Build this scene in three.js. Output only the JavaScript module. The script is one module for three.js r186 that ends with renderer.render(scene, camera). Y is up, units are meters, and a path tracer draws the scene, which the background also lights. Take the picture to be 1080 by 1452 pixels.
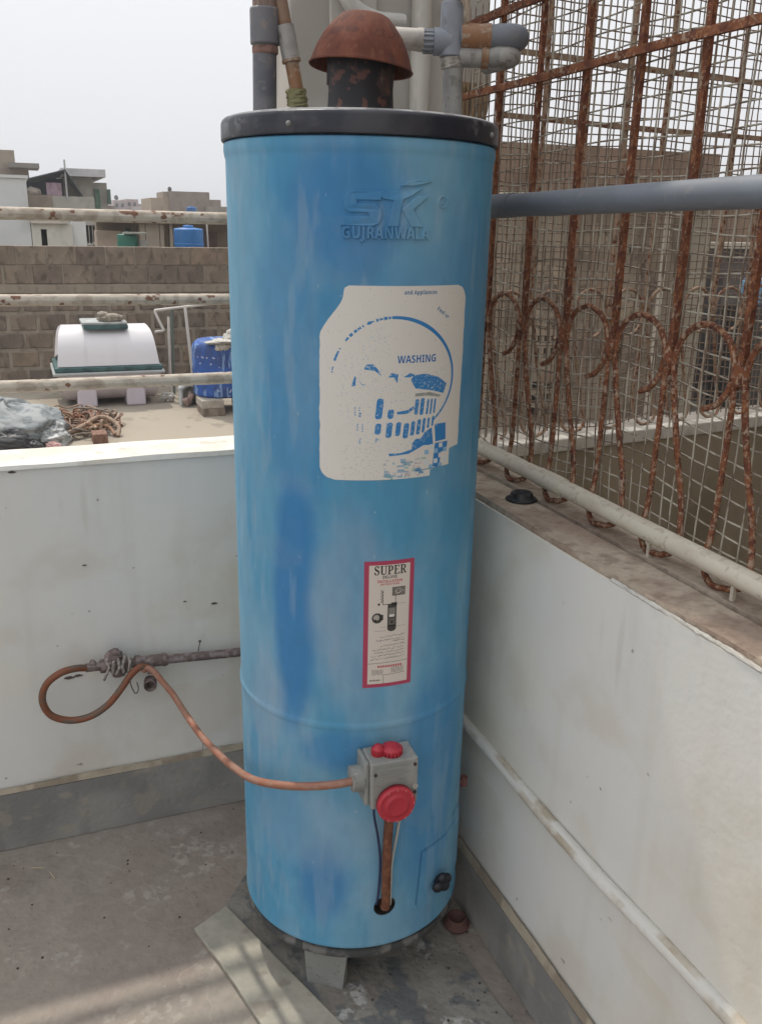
import * as THREE from 'three';
import { RoundedBoxGeometry } from 'three/addons/geometries/RoundedBoxGeometry.js';
import { mergeGeometries } from 'three/addons/utils/BufferGeometryUtils.js';
import { FontLoader } from 'three/addons/loaders/FontLoader.js';
import { TextGeometry } from 'three/addons/geometries/TextGeometry.js';
import { Brush, Evaluator, SUBTRACTION } from 'three-bvh-csg';

// ---------------------------------------------------------------- camera, sky, sun, exposure
const scene = new THREE.Scene();
const V = (x, y, z) => new THREE.Vector3(x, y, z);
const camera = new THREE.PerspectiveCamera(59.71, 761 / 1024, 0.05, 2000);
camera.position.set(-0.799, 1.4479, 1.9972);
camera.quaternion.setFromRotationMatrix(new THREE.Matrix4().makeBasis(
  V(0.93052545, 0.02001814, 0.36567972), V(0.09439308, 0.95165896, -0.29229295), V(-0.35385354, 0.30650367, 0.88365331)));
scene.add(camera);

const SUN = V(-0.2, 1.835, -1).normalize();
{ // hazy bright sky: whitish near the horizon, slightly bluer and brighter towards the veiled sun
  const w = 256, h = 128, d = new Float32Array(w * h * 4), v = V();
  for (let j = 0; j < h; j++) for (let i = 0; i < w; i++) {
    const el = ((j + 0.5) / h - 0.5) * Math.PI, az = ((i + 0.5) / w - 0.5) * 2 * Math.PI;
    v.set(Math.cos(el) * Math.cos(az), Math.sin(el), Math.cos(el) * Math.sin(az));
    const up = Math.max(0, v.y), s = Math.max(0, v.dot(SUN));
    const g = 0.69 + 0.42 * up + 0.30 * Math.pow(s, 5);
    const k = (j * w + i) * 4, low = Math.exp(-up * 7);
    d[k] = g * (0.99 - 0.02 * (1 - low)); d[k + 1] = g * (0.995 - 0.005 * (1 - low)); d[k + 2] = g * (1.02 + 0.005 * (1 - low)); d[k + 3] = 1;
  }
  const t = new THREE.DataTexture(d, w, h, THREE.RGBAFormat, THREE.FloatType);
  t.mapping = THREE.EquirectangularReflectionMapping; t.magFilter = t.minFilter = THREE.LinearFilter; t.needsUpdate = true;
  scene.background = t; scene.environment = t;
}
const sun = new THREE.DirectionalLight(new THREE.Color(1, 0.93, 0.82), 2.05);
sun.position.copy(SUN).multiplyScalar(20); sun.castShadow = true; sun.shadow.radius = 2.8;
Object.assign(sun.shadow.camera, { left: -14, right: 14, top: 14, bottom: -14, near: 1, far: 60 });
scene.add(sun);
scene.fog = new THREE.FogExp2(new THREE.Color(0.74, 0.75, 0.78), 0.003);
const renderer = new THREE.WebGLRenderer({ antialias: true });
renderer.toneMapping = THREE.LinearToneMapping; renderer.toneMappingExposure = 1.19;
renderer.shadowMap.enabled = true;
renderer.setSize(761, 1024);

// ---------------------------------------------------------------- helpers
const R = Math.PI / 180;
function rng(a) { return () => { a |= 0; a = a + 0x6D2B79F5 | 0; let t = Math.imul(a ^ a >>> 15, 1 | a); t = t + Math.imul(t ^ t >>> 7, 61 | t) ^ t; return ((t ^ t >>> 14) >>> 0) / 4294967296; }; }
const rnd = rng(77), rr = (a, b) => a + (b - a) * rnd();
const hash = (x, y, s) => { let h = Math.imul(x, 374761393) + Math.imul(y, 668265263) + Math.imul(s, 982451653) | 0; h = Math.imul(h ^ h >>> 13, 1274126177); return ((h ^ h >>> 16) >>> 0) / 4294967296; };
const mix = (a, b, t) => a + (b - a) * t, cl = t => t < 0 ? 0 : t > 1 ? 1 : t, ss = (a, b, x) => { const t = cl((x - a) / (b - a)); return t * t * (3 - 2 * t); };
const mix3 = (a, b, t) => [mix(a[0], b[0], t), mix(a[1], b[1], t), mix(a[2], b[2], t)];
function vn(x, y, px, py, s) { // periodic value noise
  const xi = Math.floor(x), yi = Math.floor(y), fx = x - xi, fy = y - yi, u = fx * fx * (3 - 2 * fx), w = fy * fy * (3 - 2 * fy);
  const X0 = ((xi % px) + px) % px, X1 = (X0 + 1) % px, Y0 = ((yi % py) + py) % py, Y1 = (Y0 + 1) % py;
  return mix(mix(hash(X0, Y0, s), hash(X1, Y0, s), u), mix(hash(X0, Y1, s), hash(X1, Y1, s), u), w);
}
function fbm(u, v, fx, fy, o, s) { let a = 0, m = 0.5, t = 0; for (let i = 0; i < o; i++) { a += m * vn(u * fx, v * fy, fx, fy, s + i); t += m; m *= 0.5; fx *= 2; fy *= 2; } return a / t; }
const enc = c => { c = cl(c); return Math.round(255 * (c <= 0.0031308 ? 12.92 * c : 1.055 * Math.pow(c, 1 / 2.4) - 0.055)); };
function tex(n, f, size = [1, 1], m = n) { // f(u, v) -> linear rgb
  const d = new Uint8Array(n * m * 4);
  for (let j = 0; j < m; j++) for (let i = 0; i < n; i++) { const c = f((i + 0.5) / n, (j + 0.5) / m), k = (j * n + i) * 4; d[k] = enc(c[0]); d[k + 1] = enc(c[1]); d[k + 2] = enc(c[2]); d[k + 3] = 255; }
  const t = new THREE.DataTexture(d, n, m); t.colorSpace = THREE.SRGBColorSpace; t.wrapS = t.wrapT = THREE.RepeatWrapping; t.magFilter = THREE.LinearFilter; t.repeat.set(1 / size[0], 1 / size[1]); t.needsUpdate = true; return t;
}
function grey(n, f, size = [1, 1]) {
  const d = new Uint8Array(n * n * 4);
  for (let j = 0; j < n; j++) for (let i = 0; i < n; i++) { const c = Math.round(255 * cl(f((i + 0.5) / n, (j + 0.5) / n))), k = (j * n + i) * 4; d[k] = d[k + 1] = d[k + 2] = c; d[k + 3] = 255; }
  const t = new THREE.DataTexture(d, n, n); t.wrapS = t.wrapT = THREE.RepeatWrapping; t.magFilter = THREE.LinearFilter; t.repeat.set(1 / size[0], 1 / size[1]); t.needsUpdate = true; return t;
}
const mat = (o) => new THREE.MeshStandardMaterial(Object.assign({ roughness: 0.85, metalness: 0 }, o));
const rgb = (r, g, b) => new THREE.Color().setRGB(r, g, b);
const clean = g => { g = g.index ? g.toNonIndexed() : g; for (const k of Object.keys(g.attributes)) if (!['position', 'normal', 'uv'].includes(k)) g.deleteAttribute(k); if (!g.attributes.normal) g.computeVertexNormals(); if (!g.attributes.uv) g.setAttribute('uv', new THREE.BufferAttribute(new Float32Array(g.attributes.position.count * 2), 2)); g.clearGroups(); g.morphAttributes = {}; return g; };
function wuv(g) { // uv in metres, by the main direction of each face
  g = clean(g); const p = g.attributes.position, uv = g.attributes.uv, a = V(), b = V(), c = V(), n = V();
  for (let i = 0; i < p.count; i += 3) {
    a.fromBufferAttribute(p, i); b.fromBufferAttribute(p, i + 1); c.fromBufferAttribute(p, i + 2);
    n.subVectors(b, a).cross(V().subVectors(c, a)); const x = Math.abs(n.x), y = Math.abs(n.y), z = Math.abs(n.z);
    [a, b, c].forEach((q, k) => { if (y >= x && y >= z) uv.setXY(i + k, q.x, q.z); else if (x >= z) uv.setXY(i + k, q.z, q.y); else uv.setXY(i + k, q.x, q.y); });
  }
  return g;
}
const join = (...gs) => mergeGeometries(gs.flat().map(clean), false);
const box = (x0, x1, y0, y1, z0, z1, r = 0) => { const w = x1 - x0, h = y1 - y0, d = z1 - z0; const g = r ? new RoundedBoxGeometry(w, h, d, 2, Math.min(r, w / 2.01, h / 2.01, d / 2.01)) : new THREE.BoxGeometry(w, h, d); return clean(g.translate((x0 + x1) / 2, (y0 + y1) / 2, (z0 + z1) / 2)); };
const toV = pts => pts.map(p => p.isVector3 ? p : V(...p));
function tube(pts, r, seg, rad = 8, wob = 0, straight = false, caps = true) {
  pts = toV(pts);
  let curve;
  if (straight) { curve = new THREE.CurvePath(); for (let i = 1; i < pts.length; i++) curve.add(new THREE.LineCurve3(pts[i - 1], pts[i])); }
  else curve = new THREE.CatmullRomCurve3(pts, false, 'centripetal');
  const g = new THREE.TubeGeometry(curve, seg, r, rad, false), out = [];
  if (wob) { const p = g.attributes.position, c = V(), q = V(); for (let i = 0; i <= seg; i++) { curve.getPointAt(i / seg, c); for (let j = 0; j <= rad; j++) { const k = i * (rad + 1) + j; q.fromBufferAttribute(p, k).sub(c).multiplyScalar(1 + wob * (hash(i, j % rad, Math.round(r * 1e5)) - 0.5)).add(c); p.setXYZ(k, q.x, q.y, q.z); } } g.computeVertexNormals(); }
  out.push(clean(g));
  if (caps) for (const e of [0, 1]) { const t = curve.getTangentAt(e).multiplyScalar(e ? 1 : -1), c = new THREE.CircleGeometry(r, rad); c.applyQuaternion(new THREE.Quaternion().setFromUnitVectors(V(0, 0, 1), t)); const q = curve.getPointAt(e); out.push(clean(c.translate(q.x, q.y, q.z))); }
  return join(out);
}
const rod = (a, b, r, rad = 12, r2 = r) => { a = V(...a); b = V(...b); const d = V().subVectors(b, a), l = d.length(); const g = new THREE.CylinderGeometry(r2, r, l, rad); g.applyQuaternion(new THREE.Quaternion().setFromUnitVectors(V(0, 1, 0), d.normalize())); a.add(b).multiplyScalar(0.5); return clean(g.translate(a.x, a.y, a.z)); };
const lathe = (prof, n = 48, x = 0, y = 0, z = 0) => clean(new THREE.LatheGeometry(prof.map(p => new THREE.Vector2(p[0], p[1])), n).translate(x, y, z));
const ball = (x, y, z, a, b = a, c = a, n = 12) => clean(new THREE.SphereGeometry(1, n, Math.ceil(n * 0.7)).scale(a, b, c).translate(x, y, z));
function lump(x, y, z, a, b, c, s, amt = 0.35, n = 18) { // an uneven stone-like or cloth-like mass
  const g = new THREE.SphereGeometry(1, n, n), p = g.attributes.position, q = V();
  for (let i = 0; i < p.count; i++) { q.fromBufferAttribute(p, i); const u = (Math.atan2(q.z, q.x) / Math.PI + 1) / 2, v = (q.y + 1) / 2, k = 1 + amt * (fbm(u, v, 5, 4, 3, s) - 0.5) * 2; p.setXYZ(i, q.x * a * k + x, q.y * b * k + y, q.z * c * k + z); }
  g.computeVertexNormals(); return clean(g);
}
const used = {};
function numbered(n) { if (!used[n]) { used[n] = 1; return n; } return n + '_' + String(used[n]++).padStart(3, '0'); }
function sh(o) { o.castShadow = o.receiveShadow = true; return o; }
function thing(name, label, category, at, group) { const o = new THREE.Group(); o.name = numbered(name); scene.add(o); o.position.set(...at); o.userData = { label, category }; if (group) o.userData.group = group; return o; }
function part(parent, name, geo, m, label) { // geometry is given in world coordinates
  const o = sh(new THREE.Mesh(geo, m)); o.name = name; if (parent.isGroup) o.position.copy(parent.position).multiplyScalar(-1); parent.add(o); if (label) o.userData.label = label; return o;
}
function single(name, label, category, at, geo, m, group) { const o = sh(new THREE.Mesh(geo.translate(-at[0], -at[1], -at[2]), m)); o.name = numbered(name); o.position.set(...at); o.userData = { label, category }; if (group) o.userData.group = group; scene.add(o); return o; }
function struct(name, geo, m) { const o = sh(new THREE.Mesh(geo, m)); o.name = numbered(name); o.userData = { kind: 'structure' }; scene.add(o); return o; }
function poly(pts, y0, y1, bevel = 0) { // flat slab from a floor outline of [x, z]
  const s = new THREE.Shape(pts.map(p => new THREE.Vector2(p[0], -p[1])));
  return wuv(new THREE.ExtrudeGeometry(s, { depth: y1 - y0 - 2 * bevel, bevelEnabled: bevel > 0, bevelSize: bevel, bevelThickness: bevel, bevelSegments: 2 }).rotateX(-Math.PI / 2).translate(0, y0 + bevel, 0));
}
function wallHoles(x0, x1, y0, y1, z0, z1, holes) { const s = new THREE.Shape([[x0, y0], [x1, y0], [x1, y1], [x0, y1]].map(p => new THREE.Vector2(...p))); for (const [a, b, c, d] of holes) s.holes.push(new THREE.Path([[a, c], [a, d], [b, d], [b, c]].map(p => new THREE.Vector2(...p)))); return wuv(new THREE.ExtrudeGeometry(s, { depth: z1 - z0, bevelEnabled: false }).translate(0, 0, z0)); }

// ---------------------------------------------------------------- materials
const bumpN = grey(512, (u, v) => 0.55 * fbm(u, v, 6, 6, 5, 3) + 0.45 * fbm(u, v, 64, 64, 3, 9), [0.6, 0.6]);
const plaster = tex(1024, (u, v) => {
  const a = fbm(u, v, 4, 4, 6, 11), b = fbm(u, v, 12, 8, 5, 21), st = fbm(u, v, 40, 3, 3, 31), sp = fbm(u, v, 90, 90, 2, 41);
  let c = mix3([0.755, 0.73, 0.655], [0.695, 0.65, 0.55], ss(0.40, 0.66, a)); c = mix3(c, [0.66, 0.66, 0.65], ss(0.5, 0.7, fbm(u, v, 3, 3, 4, 45)) * 0.7);
  c = mix3(c, [0.50, 0.45, 0.37], ss(0.56, 0.8, b) * 0.28 + ss(0.52, 0.78, st) * 0.15);
  const y = v * 1.7, splash = fbm(u, v, 9, 11, 6, 46) + 0.22 * (y < 0.36 ? 1 : 0) * fbm(u, v, 16, 5, 4, 47); c = mix3(c, [0.56, 0.49, 0.385], ss(0.52, 0.74, splash) * 0.36);
  const drip = fbm(u, v, 60, 2, 3, 48) * fbm(u, v, 9, 6, 4, 49); c = mix3(c, [0.42, 0.36, 0.29], ss(0.36, 0.52, drip) * 0.22);
  if (sp > 0.93) c = mix3(c, [0.2, 0.18, 0.16], 0.7);
  return c;
}, [1.7, 1.7]);
const M = {};
M.plaster = mat({ map: plaster, bumpMap: bumpN, bumpScale: 0.0009, roughness: 0.82 });
M.coping = mat({ map: tex(512, (u, v) => { const a = fbm(u, v, 6, 6, 5, 51), b = fbm(u, v, 30, 30, 4, 52); return mix3(mix3([0.76, 0.74, 0.69], [0.68, 0.64, 0.56], ss(0.45, 0.7, a)), [0.45, 0.40, 0.33], ss(0.68, 0.8, b) * 0.45); }, [0.8, 0.8]), bumpMap: bumpN, bumpScale: 0.003 });
M.dustTop = mat({ map: tex(512, (u, v) => { const a = fbm(u, v, 5, 5, 5, 61), b = fbm(u, v, 24, 24, 4, 62), c = fbm(u, v, 70, 70, 2, 63); let q = mix3([0.33, 0.25, 0.195], [0.45, 0.375, 0.295], ss(0.4, 0.65, a)); q = mix3(q, [0.20, 0.14, 0.11], ss(0.5, 0.75, b) * 0.5); const k = 0.85 + 0.3 * c; return q.map(x => x * k); }, [0.5, 0.5]), bumpMap: bumpN, bumpScale: 0.004, roughness: 0.95 });
M.cement = mat({ map: tex(512, (u, v) => { const a = fbm(u, v, 5, 5, 6, 71), b = fbm(u, v, 20, 30, 4, 72), c = fbm(u, v, 14, 3, 3, 73); let q = mix3([0.20, 0.195, 0.183], [0.285, 0.275, 0.255], ss(0.35, 0.7, a)); q = mix3(q, [0.32, 0.28, 0.225], ss(0.58, 0.75, b) * 0.6); return mix3(q, [0.14, 0.135, 0.13], ss(0.6, 0.75, c) * 0.4); }, [0.9, 0.9]), bumpMap: bumpN, bumpScale: 0.003, roughness: 0.9 });
M.mortar = mat({ map: tex(256, (u, v) => { const a = fbm(u, v, 8, 8, 5, 81); return mix3([0.26, 0.21, 0.155], [0.40, 0.34, 0.26], ss(0.35, 0.65, a)); }, [0.3, 0.3]), bumpMap: bumpN, bumpScale: 0.005, roughness: 0.95 });
M.floor = mat({ map: tex(2048, (u, v) => {
  const a = fbm(u, v, 5, 5, 6, 91), b = fbm(u, v, 3, 3, 4, 92), g = fbm(u, v, 120, 120, 3, 93), s = fbm(u, v, 18, 18, 5, 94);
  let q = mix3([0.25, 0.215, 0.186], [0.315, 0.29, 0.24], ss(0.40, 0.62, b));
  q = mix3(q, [0.25, 0.235, 0.205], ss(0.5, 0.7, a) * 0.7);
  q = mix3(q, [0.155, 0.13, 0.115], ss(0.56, 0.72, s) * 0.45);
  q = mix3(q, [0.215, 0.17, 0.15], ss(0.46, 0.54, fbm(u, v, 7, 7, 6, 99)) * 0.5); q = mix3(q, [0.36, 0.33, 0.29], ss(0.56, 0.66, fbm(u, v, 20, 22, 6, 95)) * ss(0.5, 0.7, fbm(u, v, 150, 160, 3, 96)) * 0.5);
  const cr = Math.abs(fbm(u, v, 4, 5, 5, 97) - 0.5); if (cr < 0.004) q = mix3(q, [0.42, 0.37, 0.32], (1 - cr / 0.004) * 0.22 * ss(0.4, 0.6, fbm(u, v, 9, 9, 3, 98)));
  const k = 0.98 + 0.28 * g; return [q[0] * k, q[1] * k, q[2] * k * 0.985];
}, [2.2, 2.2]), bumpMap: bumpN, bumpScale: 0.004, roughness: 0.88 });
M.pad = mat({ map: tex(1024, (u, v) => {
  const a = fbm(u, v, 7, 7, 6, 101), b = fbm(u, v, 16, 16, 5, 102), c = fbm(u, v, 60, 60, 3, 103);
  let q = mix3([0.19, 0.175, 0.155], [0.25, 0.235, 0.21], ss(0.4, 0.6, a));
  q = mix3(q, [0.09, 0.105, 0.115], ss(0.52, 0.66, b) * 0.75); q = mix3(q, [0.50, 0.50, 0.49], ss(0.60, 0.70, fbm(u, v, 9, 9, 6, 104)) * ss(0.4, 0.6, c) * 0.7);
  return q;
}, [0.7, 0.7]), bumpMap: bumpN, bumpScale: 0.005, roughness: 0.92 });
M.stone = mat({ map: tex(512, (u, v) => { const a = fbm(u, v, 4, 4, 5, 111), b = fbm(u, v, 40, 40, 3, 112), e = fbm(u, v, 10, 10, 5, 113); let q = mix3([0.30, 0.285, 0.24], [0.36, 0.335, 0.28], ss(0.4, 0.65, a)); q = mix3(q, [0.23, 0.20, 0.165], ss(0.6, 0.75, e) * 0.7); const k = 0.9 + 0.2 * b; return q.map(x => x * k); }, [0.4, 0.4]), bumpMap: bumpN, bumpScale: 0.0015, roughness: 0.75 });
const rustFn = (paint) => (u, v) => {
  const a = fbm(u, v, 10, 10, 5, 121), b = fbm(u, v, 36, 36, 4, 122), c = fbm(u, v, 14, 14, 6, 123);
  let q = mix3([0.115, 0.036, 0.019], [0.205, 0.074, 0.034], ss(0.35, 0.65, a));
  q = mix3(q, [0.31, 0.15, 0.065], ss(0.60, 0.74, b) * 0.7); q = mix3(q, [0.05, 0.022, 0.017], ss(0.6, 0.75, fbm(u, v, 22, 22, 4, 124)) * 0.7);
  const pk = fbm(u, v, 30, 30, 5, 126); return mix3(q, [0.38, 0.29, 0.21], Math.max(ss(paint - 0.04, paint + 0.06, c), 0.7 * ss(paint, paint + 0.08, pk)) * 0.75);
};
M.rust = mat({ map: tex(512, rustFn(0.69), [0.16, 0.16]), bumpMap: bumpN, bumpScale: 0.004, roughness: 0.95 });
M.rustFlake = mat({ map: tex(512, rustFn(0.62), [0.14, 0.14]), bumpMap: bumpN, bumpScale: 0.006, roughness: 0.95 });
M.farFence = mat({ map: tex(256, rustFn(0.44), [0.16, 0.16]), roughness: 0.9 });
M.rail = mat({ map: tex(512, (u, v) => { const a = fbm(u, v, 6, 9, 6, 131), b = fbm(u, v, 30, 30, 4, 132); let q = mix3([0.52, 0.455, 0.375], [0.40, 0.34, 0.275], ss(0.45, 0.7, b)); q = mix3(q, [0.31, 0.24, 0.18], ss(0.5, 0.66, fbm(u, v, 9, 9, 5, 134)) * 0.6); q = mix3(q, [0.18, 0.085, 0.05], ss(0.63, 0.70, fbm(u, v, 20, 26, 5, 131))); return q; }, [0.4, 0.4]), bumpMap: bumpN, bumpScale: 0.003, roughness: 0.7 });
M.wire = mat({ map: tex(256, (u, v) => { const a = fbm(u, v, 9, 9, 5, 141); return mix3([0.44, 0.40, 0.33], [0.19, 0.14, 0.105], ss(0.45, 0.6, a)); }, [0.3, 0.3]), roughness: 0.75 });
M.wireFar = mat({ color: rgb(0.20, 0.15, 0.115), roughness: 0.85 });
const greyPipe = (s, c1, c2, c3) => mat({ map: tex(256, (u, v) => { const a = fbm(u, v, 4, 7, 5, s), b = fbm(u, v, 24, 24, 4, s + 1); return mix3(mix3(c1, c2, ss(0.4, 0.7, a)), c3, ss(0.62, 0.78, b) * 0.7); }, [0.25, 0.25]), roughness: 0.55 });
M.pvcGrey = greyPipe(151, [0.165, 0.185, 0.22], [0.15, 0.165, 0.19], [0.20, 0.20, 0.205]);
M.pvcDark = greyPipe(155, [0.10, 0.105, 0.125], [0.15, 0.15, 0.165], [0.22, 0.19, 0.17]);
M.pvcWhite = greyPipe(159, [0.62, 0.57, 0.47], [0.55, 0.49, 0.40], [0.42, 0.35, 0.27]);
M.pvcDirty = greyPipe(163, [0.24, 0.24, 0.23], [0.33, 0.32, 0.30], [0.16, 0.14, 0.12]);
M.brass = greyPipe(167, [0.185, 0.09, 0.05], [0.23, 0.15, 0.10], [0.13, 0.075, 0.05]);
M.orange = greyPipe(171, [0.26, 0.125, 0.06], [0.25, 0.165, 0.10], [0.36, 0.30, 0.24]);
M.hood = mat({ map: tex(512, (u, v) => { const a = fbm(u, v, 8, 5, 5, 181), b = fbm(u, v, 40, 30, 4, 182); let q = mix3([0.105, 0.029, 0.016], [0.15, 0.044, 0.023], ss(0.35, 0.65, a)); q = mix3(q, [0.07, 0.025, 0.018], ss(0.55, 0.72, fbm(u, v, 12, 14, 4, 183)) * 0.7); return mix3(q, [0.22, 0.09, 0.045], ss(0.62, 0.78, b) * 0.4); }, [0.25, 0.25]), bumpMap: bumpN, bumpScale: 0.002, roughness: 0.85 });
M.black = mat({ map: tex(512, (u, v) => { const a = fbm(u, v, 8, 8, 6, 191), b = fbm(u, v, 50, 50, 3, 192); let q = mix3([0.012, 0.014, 0.026], [0.04, 0.041, 0.052], ss(0.42, 0.72, a)); return mix3(q, [0.17, 0.17, 0.18], ss(0.5, 0.75, b) * ss(0.42, 0.6, fbm(u, v, 5, 9, 5, 194)) * 0.6); }, [0.5, 0.5]), bumpMap: bumpN, bumpScale: 0.0010, roughness: 0.38 });
M.soot = mat({ map: tex(256, (u, v) => { const a = fbm(u, v, 6, 6, 5, 195); const b = fbm(u, v, 12, 12, 5, 197); return mix3(mix3([0.014, 0.012, 0.016], [0.06, 0.04, 0.034], ss(0.45, 0.65, a)), [0.15, 0.06, 0.042], ss(0.62, 0.70, b) * 0.7); }, [0.2, 0.2]), roughness: 0.6 });
M.galv = mat({ map: tex(256, (u, v) => { const a = fbm(u, v, 6, 6, 5, 201), b = fbm(u, v, 30, 30, 3, 202); return mix3(mix3([0.24, 0.245, 0.23], [0.29, 0.29, 0.275], ss(0.4, 0.65, a)), [0.12, 0.11, 0.10], ss(0.65, 0.8, b) * 0.5); }, [0.2, 0.2]), roughness: 0.6, bumpMap: bumpN, bumpScale: 0.0006 });
M.under = mat({ map: tex(256, (u, v) => { const a = fbm(u, v, 14, 10, 5, 205); return mix3([0.05, 0.052, 0.05], [0.15, 0.145, 0.135], ss(0.42, 0.66, a)); }, [0.3, 0.3]), roughness: 0.9, bumpMap: bumpN, bumpScale: 0.003 });
M.red = mat({ color: rgb(0.44, 0.026, 0.045), roughness: 0.45 });
M.copper = mat({ map: tex(256, (u, v) => { const a = fbm(u, v, 8, 8, 5, 211), b = fbm(u, v, 30, 30, 3, 212); return mix3(mix3([0.29, 0.12, 0.072], [0.30, 0.165, 0.12], ss(0.35, 0.7, a)), [0.19, 0.10, 0.07], ss(0.55, 0.8, b) * 0.4); }, [0.15, 0.15]), roughness: 0.5 });
M.hoseBrown = mat({ map: tex(256, (u, v) => { const a = fbm(u, v, 7, 7, 5, 215); return mix3([0.20, 0.065, 0.028], [0.125, 0.085, 0.06], ss(0.42, 0.62, a)); }, [0.25, 0.25]), roughness: 0.6 });
M.oldIron = mat({ map: tex(256, (u, v) => { const a = fbm(u, v, 10, 10, 5, 221); return mix3([0.145, 0.105, 0.095], [0.25, 0.20, 0.19], ss(0.4, 0.65, a)); }, [0.1, 0.1]), roughness: 0.9, bumpMap: bumpN, bumpScale: 0.005 });
M.rag = mat({ map: tex(256, (u, v) => { const a = fbm(u, v, 14, 14, 4, 225); return mix3([0.20, 0.17, 0.15], [0.36, 0.32, 0.29], ss(0.4, 0.65, a)); }, [0.08, 0.08]), roughness: 1 });
const near = (x, L) => L.reduce((a, b) => Math.abs(b - x) < Math.abs(a - x) ? b : a), mottle = {}; // a few mottled grey maps shared by many plain colours
const flat = (r, g, b, s, amt = 0.25, sz = 1.5, rough = 0.9) => {
  amt = near(amt, [0.12, 0.22, 0.34]); sz = near(sz, [0.12, 0.4, 1.2, 3]); const w = s % 2, key = [amt, sz, w].join();
  const t = mottle[key] ||= tex(256, (u, v) => { const k = 1 - amt + 2 * amt * fbm(u, v, 5, 5, 6, 900 + w * 20), e = ss(0.6, 0.75, fbm(u, v, 9, 4, 4, 910 + w * 20)) * amt; return [k * (1 - e) / 1.3, k * (1 - e) / 1.3, k * (1 - e * 1.1) / 1.3]; }, [sz, sz]);
  return mat({ map: t, color: rgb(r * 1.3, g * 1.3, b * 1.3), roughness: rough });
};

// ---------------------------------------------------------------- the setting: ground, floor, walls
struct('ground', wuv(new THREE.PlaneGeometry(3000, 3000).rotateX(-Math.PI / 2).translate(0, -6, 0)), flat(0.25, 0.22, 0.18, 301, 0.3, 20));
struct('terrace_floor', wuv(box(-3.2, 0.0, -0.25, 0, 0.0, 4.5)), M.floor);

function roughTop(x0, x1, y0, y1, z0, z1, nx, nz, amp, s) { // a block whose top edge and upper edges are hand-finished
  const g = new THREE.BoxGeometry(x1 - x0, y1 - y0, z1 - z0, nx, 1, nz).translate((x0 + x1) / 2, (y0 + y1) / 2, (z0 + z1) / 2), p = g.attributes.position;
  for (let i = 0; i < p.count; i++) { const x = p.getX(i), y = p.getY(i), z = p.getZ(i); if (y > y1 - 1e-4) { const q = fbm(x * 0.31 + 0.17, z * 0.31 + 0.43, 16, 16, 4, s) - 0.5; p.setY(i, y1 + amp * q); const ex = Math.abs(x - x0) < 1e-4 ? 1 : Math.abs(x - x1) < 1e-4 ? -1 : 0, ez = Math.abs(z - z0) < 1e-4 ? 1 : Math.abs(z - z1) < 1e-4 ? -1 : 0; const q2 = fbm(x * 0.31 + 0.6, z * 0.31 + 0.1, 24, 24, 3, s + 5); p.setX(i, x + ex * amp * 0.6 * q2); p.setZ(i, z + ez * amp * 0.6 * q2); } }
  g.computeVertexNormals(); return wuv(g);
}
{ // left parapet
  const w = thing('parapet_wall', 'low white plastered parapet behind the gas pipe, topped by three rusty rails', 'wall', [-1.2, 0, -0.05]);
  part(w, 'wall', wuv(box(-3.4, 0, -0.25, 0.934, -0.135, 0)), M.plaster);
  part(w, 'coping', roughTop(-3.4, 0, 0.9345, 0.945, -0.14, 0.006, 160, 4, 0.007, 8), M.coping);
  part(w, 'skirting', roughTop(-3.2, -0.004, 0.002, 0.152, 0.001, 0.016, 90, 2, 0.012, 14), M.cement);
  for (const [x, y, l] of [[-0.775, 0.425, 0.012], [-0.755, 0.427, 0.010], [-0.72, 0.70, 0.005], [-0.50, 0.58, 0.004], [-0.43, 0.565, 0.008], [-0.85, 0.929, 0.008]]) part(w, 'chip', lump(x, y, 0.0005, l, l * 0.3, 0.0025, 45, 0.5, 8), M.oldIron);
  part(w, 'mortar_ledge', roughTop(-3.2, -0.004, 0.153, 0.165, 0.001, 0.013, 120, 2, 0.016, 19), M.mortar);
}
{ // right parapet
  const w = thing('parapet_wall', 'low white plastered parapet with a dusty brown top under the rusty grille', 'wall', [0.1, 0, 1]);
  part(w, 'wall', wuv(join(box(0, 0.2, -4, 0.895, 0.001, 3.2), box(0, 0.0045, 0.895, 0.9355, 0.001, 3.2))), M.plaster);
  part(w, 'inner_coping', roughTop(0.0050, 0.0865, 0.8955, 0.947, 0.002, 3.2, 3, 170, 0.007, 23), M.dustTop);
  part(w, 'outer_coping', roughTop(0.0965, 0.21, 0.8955, 0.947, 0.002, 3.2, 3, 170, 0.007, 27), M.dustTop);
  part(w, 'plaster_edge', tube(Array.from({ length: 60 }, (_, i) => V(0.0032 + 0.0005 * Math.sin(i * 2.1), 0.9375 + 0.001 * (rnd() - 0.5), 0.95 + i * 0.0375)), 0.0036, 260, 7, 0.7), M.coping);
  part(w, 'skirting', roughTop(-0.014, -0.001, 0.002, 0.138, 0.017, 3.2, 2, 90, 0.010, 33), M.cement);
  part(w, 'mortar_ledge', roughTop(-0.011, -0.001, 0.139, 0.158, 0.017, 3.2, 2, 160, 0.014, 37), M.mortar);
}
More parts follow.
